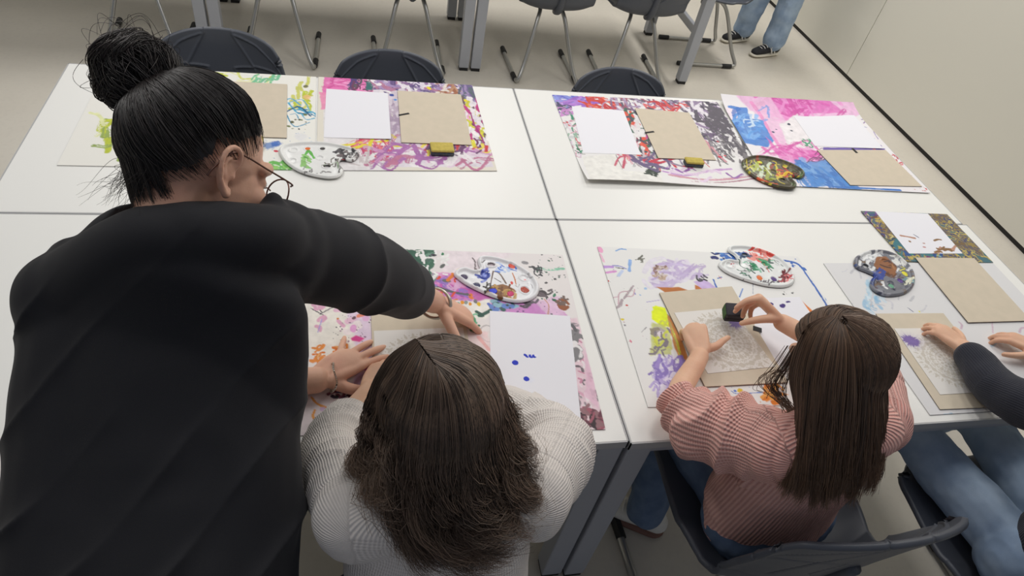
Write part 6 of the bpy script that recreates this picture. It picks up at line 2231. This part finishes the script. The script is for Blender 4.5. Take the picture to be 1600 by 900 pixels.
def navy_top(J):
    s_ = [ch([J['c7'] + vec(0, .01, .005), J['c7'] * .5 + J['chest'] * .5, J['chest'], J['hips'] * .45 + J['chest'] * .55, J['hips'] + vec(0, 0, .03)], [.065, .135, .15, .15, .155], flat=np.array([.9, .68, .68, .72, .76]), up=(0, -1, .2), sub=8, n=32),
          ch([J['ls'], J['c7'] + vec(-.05, 0, -.01), J['c7'] + vec(.05, 0, -.01), J['rs']], [.06, .055, .055, .06])]
    for a_ in 'lr':
        s_.append(ch([J[a_ + 's'], J[a_ + 'e'], J[a_ + 'e'] * .25 + J[a_ + 'w'] * .75], [.062, .054, .042], sub=8, n=24))
    V_, F_, N_ = fuse(s_, .005, 7)
    V_ = displace(V_, N_, .010 * (n3(V_, 12, 1) - .5) + .005 * (n3(V_, 28, 2) - .5))
    al, ar = limb_coords(V_, [(J['hips'], J['c7'], .14, (0, 1, 0)), (J['ls'], J['le'], .06, (0, 0, -1)), (J['le'], J['lw'], .05, (0, 0, -1)), (J['rs'], J['re'], .06, (0, 0, -1)), (J['re'], J['rw'], .05, (0, 0, -1))])
    return V_, F_, {'along': ('FLOAT', al), 'around': ('FLOAT', ar)}


M_NAVY = knit_mat('dark navy sweatshirt', (46, 48, 58), (34, 36, 44), .006, None, .3)
lh4 = hand(J4['lw'], vec(-.30, 1, -.05), vec(0, .1, 1), vec(1, 0, 0), ((30, 35, 20),) * 4, sc=.84)
rh4 = hand(J4['rw'], vec(-.6, .8, -.05), vec(0, .1, 1), vec(-1, -.6, 0), ((30, 35, 20),) * 4, sc=.84)
k4h = vec(1.70, .57, 1.15)
KP, kP, kB = seated('child in a dark top and light jeans at the right edge, mostly out of view', (1.68, .42, 0), k4h, vec(0, .85, -.5), vec(0, .5, .85), J4, SK_C, 'dark_sweatshirt', M_NAVY, navy_top, M_JEANL, [lh4, rh4], sc=.92,
                    shoes=[((1.50, 1.12), (0, 1), M_SHW, M_SOLEW), ((1.80, 1.12), (0, 1), M_SHW, M_SOLEW)], vox=.0034)
ks = np.linspace(-1, 1, 7)
kG = []
for s_ in ks:
    a_ = s_ * 1.25
    pts = [kP(.012 * s_, .035 - .03 * abs(s_), .125)]
    for h_, k in ((.09, 1.0), (.03, 1.08), (-.05, 1.10), (-.12, 1.15)):
        pts.append(kP(math.sin(a_) * .088 * k, -.012 - math.cos(a_) * .108 * k, h_))
    kG.append(pts)
V, F, T_ = guided_hair(kG, 1800, 51, .02, kP(0, 0, -.02), .003, .12, 70, .0008, .3, base_in=.008, head=(k4h, kB, .92))
cw = np.array([kP(*(C0 + v * rx * 1.0)) for v in cv])
V, F, T_ = add_solid(V, F, T_, (cw, cf2), .30)
mesh_obj('hair', V, F, HAIR_G, KP, True, {'tint': ('FLOAT', T_)}, off=(1.68, .42, 0))

# ---- person standing in the background, jeans and sneakers in view
S0 = vec(2.97, 4.47, 0)
S = thing('person', 'person in light blue jeans and black sneakers standing by the grey wall', 'person', tuple(S0))
la_, ra_ = vec(2.875, 4.575, .09), vec(3.025, 4.365, .09)
lk_, rk_ = vec(2.90, 4.575, .48), vec(3.035, 4.395, .48)
lhp, rhp = vec(2.955, 4.555, .88), vec(3.035, 4.415, .88)
sh_c = vec(2.995, 4.485, 1.36)
fd, sdv = norm(vec(-.9, -.5, 0)), norm(vec(-.5, .9, 0))
s5 = head_solids(sh_c + vec(0, 0, .23) + fd * .02, fd + vec(0, 0, -.2), vec(0, 0, 1))
sol = list(s5[0]) + [ch([sh_c + vec(0, 0, .17), sh_c, vec(2.995, 4.485, 1.0)], [.05, .09, .11], flat=.7, up=fd)]
for sg, hp_, kn_, an_ in ((1, lhp, lk_, la_), (-1, rhp, rk_, ra_)):
    sh_ = sh_c + sdv * sg * .17
    el_ = sh_ + vec(0, 0, -.29) + sdv * sg * .05
    wr_ = el_ + vec(0, 0, -.20) + fd * .12
    sol += [ch([sh_, el_, wr_], [.045, .037, .026]), ch([hp_, kn_, an_], [.07, .05, .036])]
    sol += hand(wr_, vec(0, 0, -1) + fd * .5, sdv * sg, fd, ((20, 25, 15),) * 4)
V, F, N = fuse(sol, .004, 5)
mesh_obj('body', V, F, SK_T, S, True, off=S0)
js = [ch([lhp, rhp], [.10, .10]), ch([vec(2.995, 4.485, .98), vec(2.995, 4.485, .86)], [.14, .15], flat=.75, up=fd)]
for hp_, kn_, an_ in ((lhp, lk_, la_), (rhp, rk_, ra_)):
    js.append(ch([hp_, hp_ * .5 + kn_ * .5, kn_, kn_ * .45 + an_ * .55, an_ + vec(0, 0, .02)], [.098, .092, .086, .083, .080]))
V, F, N = fuse(js, .006, 5)
V = displace(V, N, .020 * (n3(V, 12, 3) - .5) + .008 * (n3(V, 30, 4) - .5))
mesh_obj('jeans', V, F, M_JEANL, S, True, off=S0)
tp = [ch([sh_c + vec(0, 0, .04), sh_c + vec(0, 0, -.06), vec(2.995, 4.485, 1.1), vec(2.995, 4.485, .92)], [.07, .15, .155, .165], flat=.7, up=fd)]
for sg in (1, -1):
    sh_ = sh_c + sdv * sg * .17
    el_ = sh_ + vec(0, 0, -.29) + sdv * sg * .05
    tp.append(ch([sh_c + sdv * sg * .06, sh_, el_, el_ + vec(0, 0, -.15) + fd * .09], [.06, .068, .056, .045]))
V, F, N = fuse(tp, .007, 6)
mesh_obj('dark_sweatshirt', V, F, M_NAVY, S, True, {'along': ('FLOAT', np.zeros(len(V))), 'around': ('FLOAT', np.zeros(len(V)))}, off=S0)
cw = np.array([s5[1](*(C0 + v * rx * 1.05)) for v in cv])
V, F, T_ = add_solid(np.zeros((0, 3)), [], np.zeros(0), (cw, cf2), .2)
mesh_obj('hair', V, F, HAIR_G, S, True, {'tint': ('FLOAT', T_)}, off=S0)
for an_ in (la_, ra_):
    shoe(S, S0, an_[:2], (-.93, -.30), .27, M_SHB, M_SOLEW, M_LACE)

# ------------------------------------------------------------------ chairs in use
put_chair(1.015, .715, .035, 'charcoal chair under the girl in pink, its backrest rim at the bottom right', None, 1.07)
put_chair(.125, .42, 0.0, 'charcoal chair under the girl in the grey sweater', None, 1.0)
put_chair(1.69, .56, 0.03, 'charcoal chair under the child at the right edge', None, 1.02)
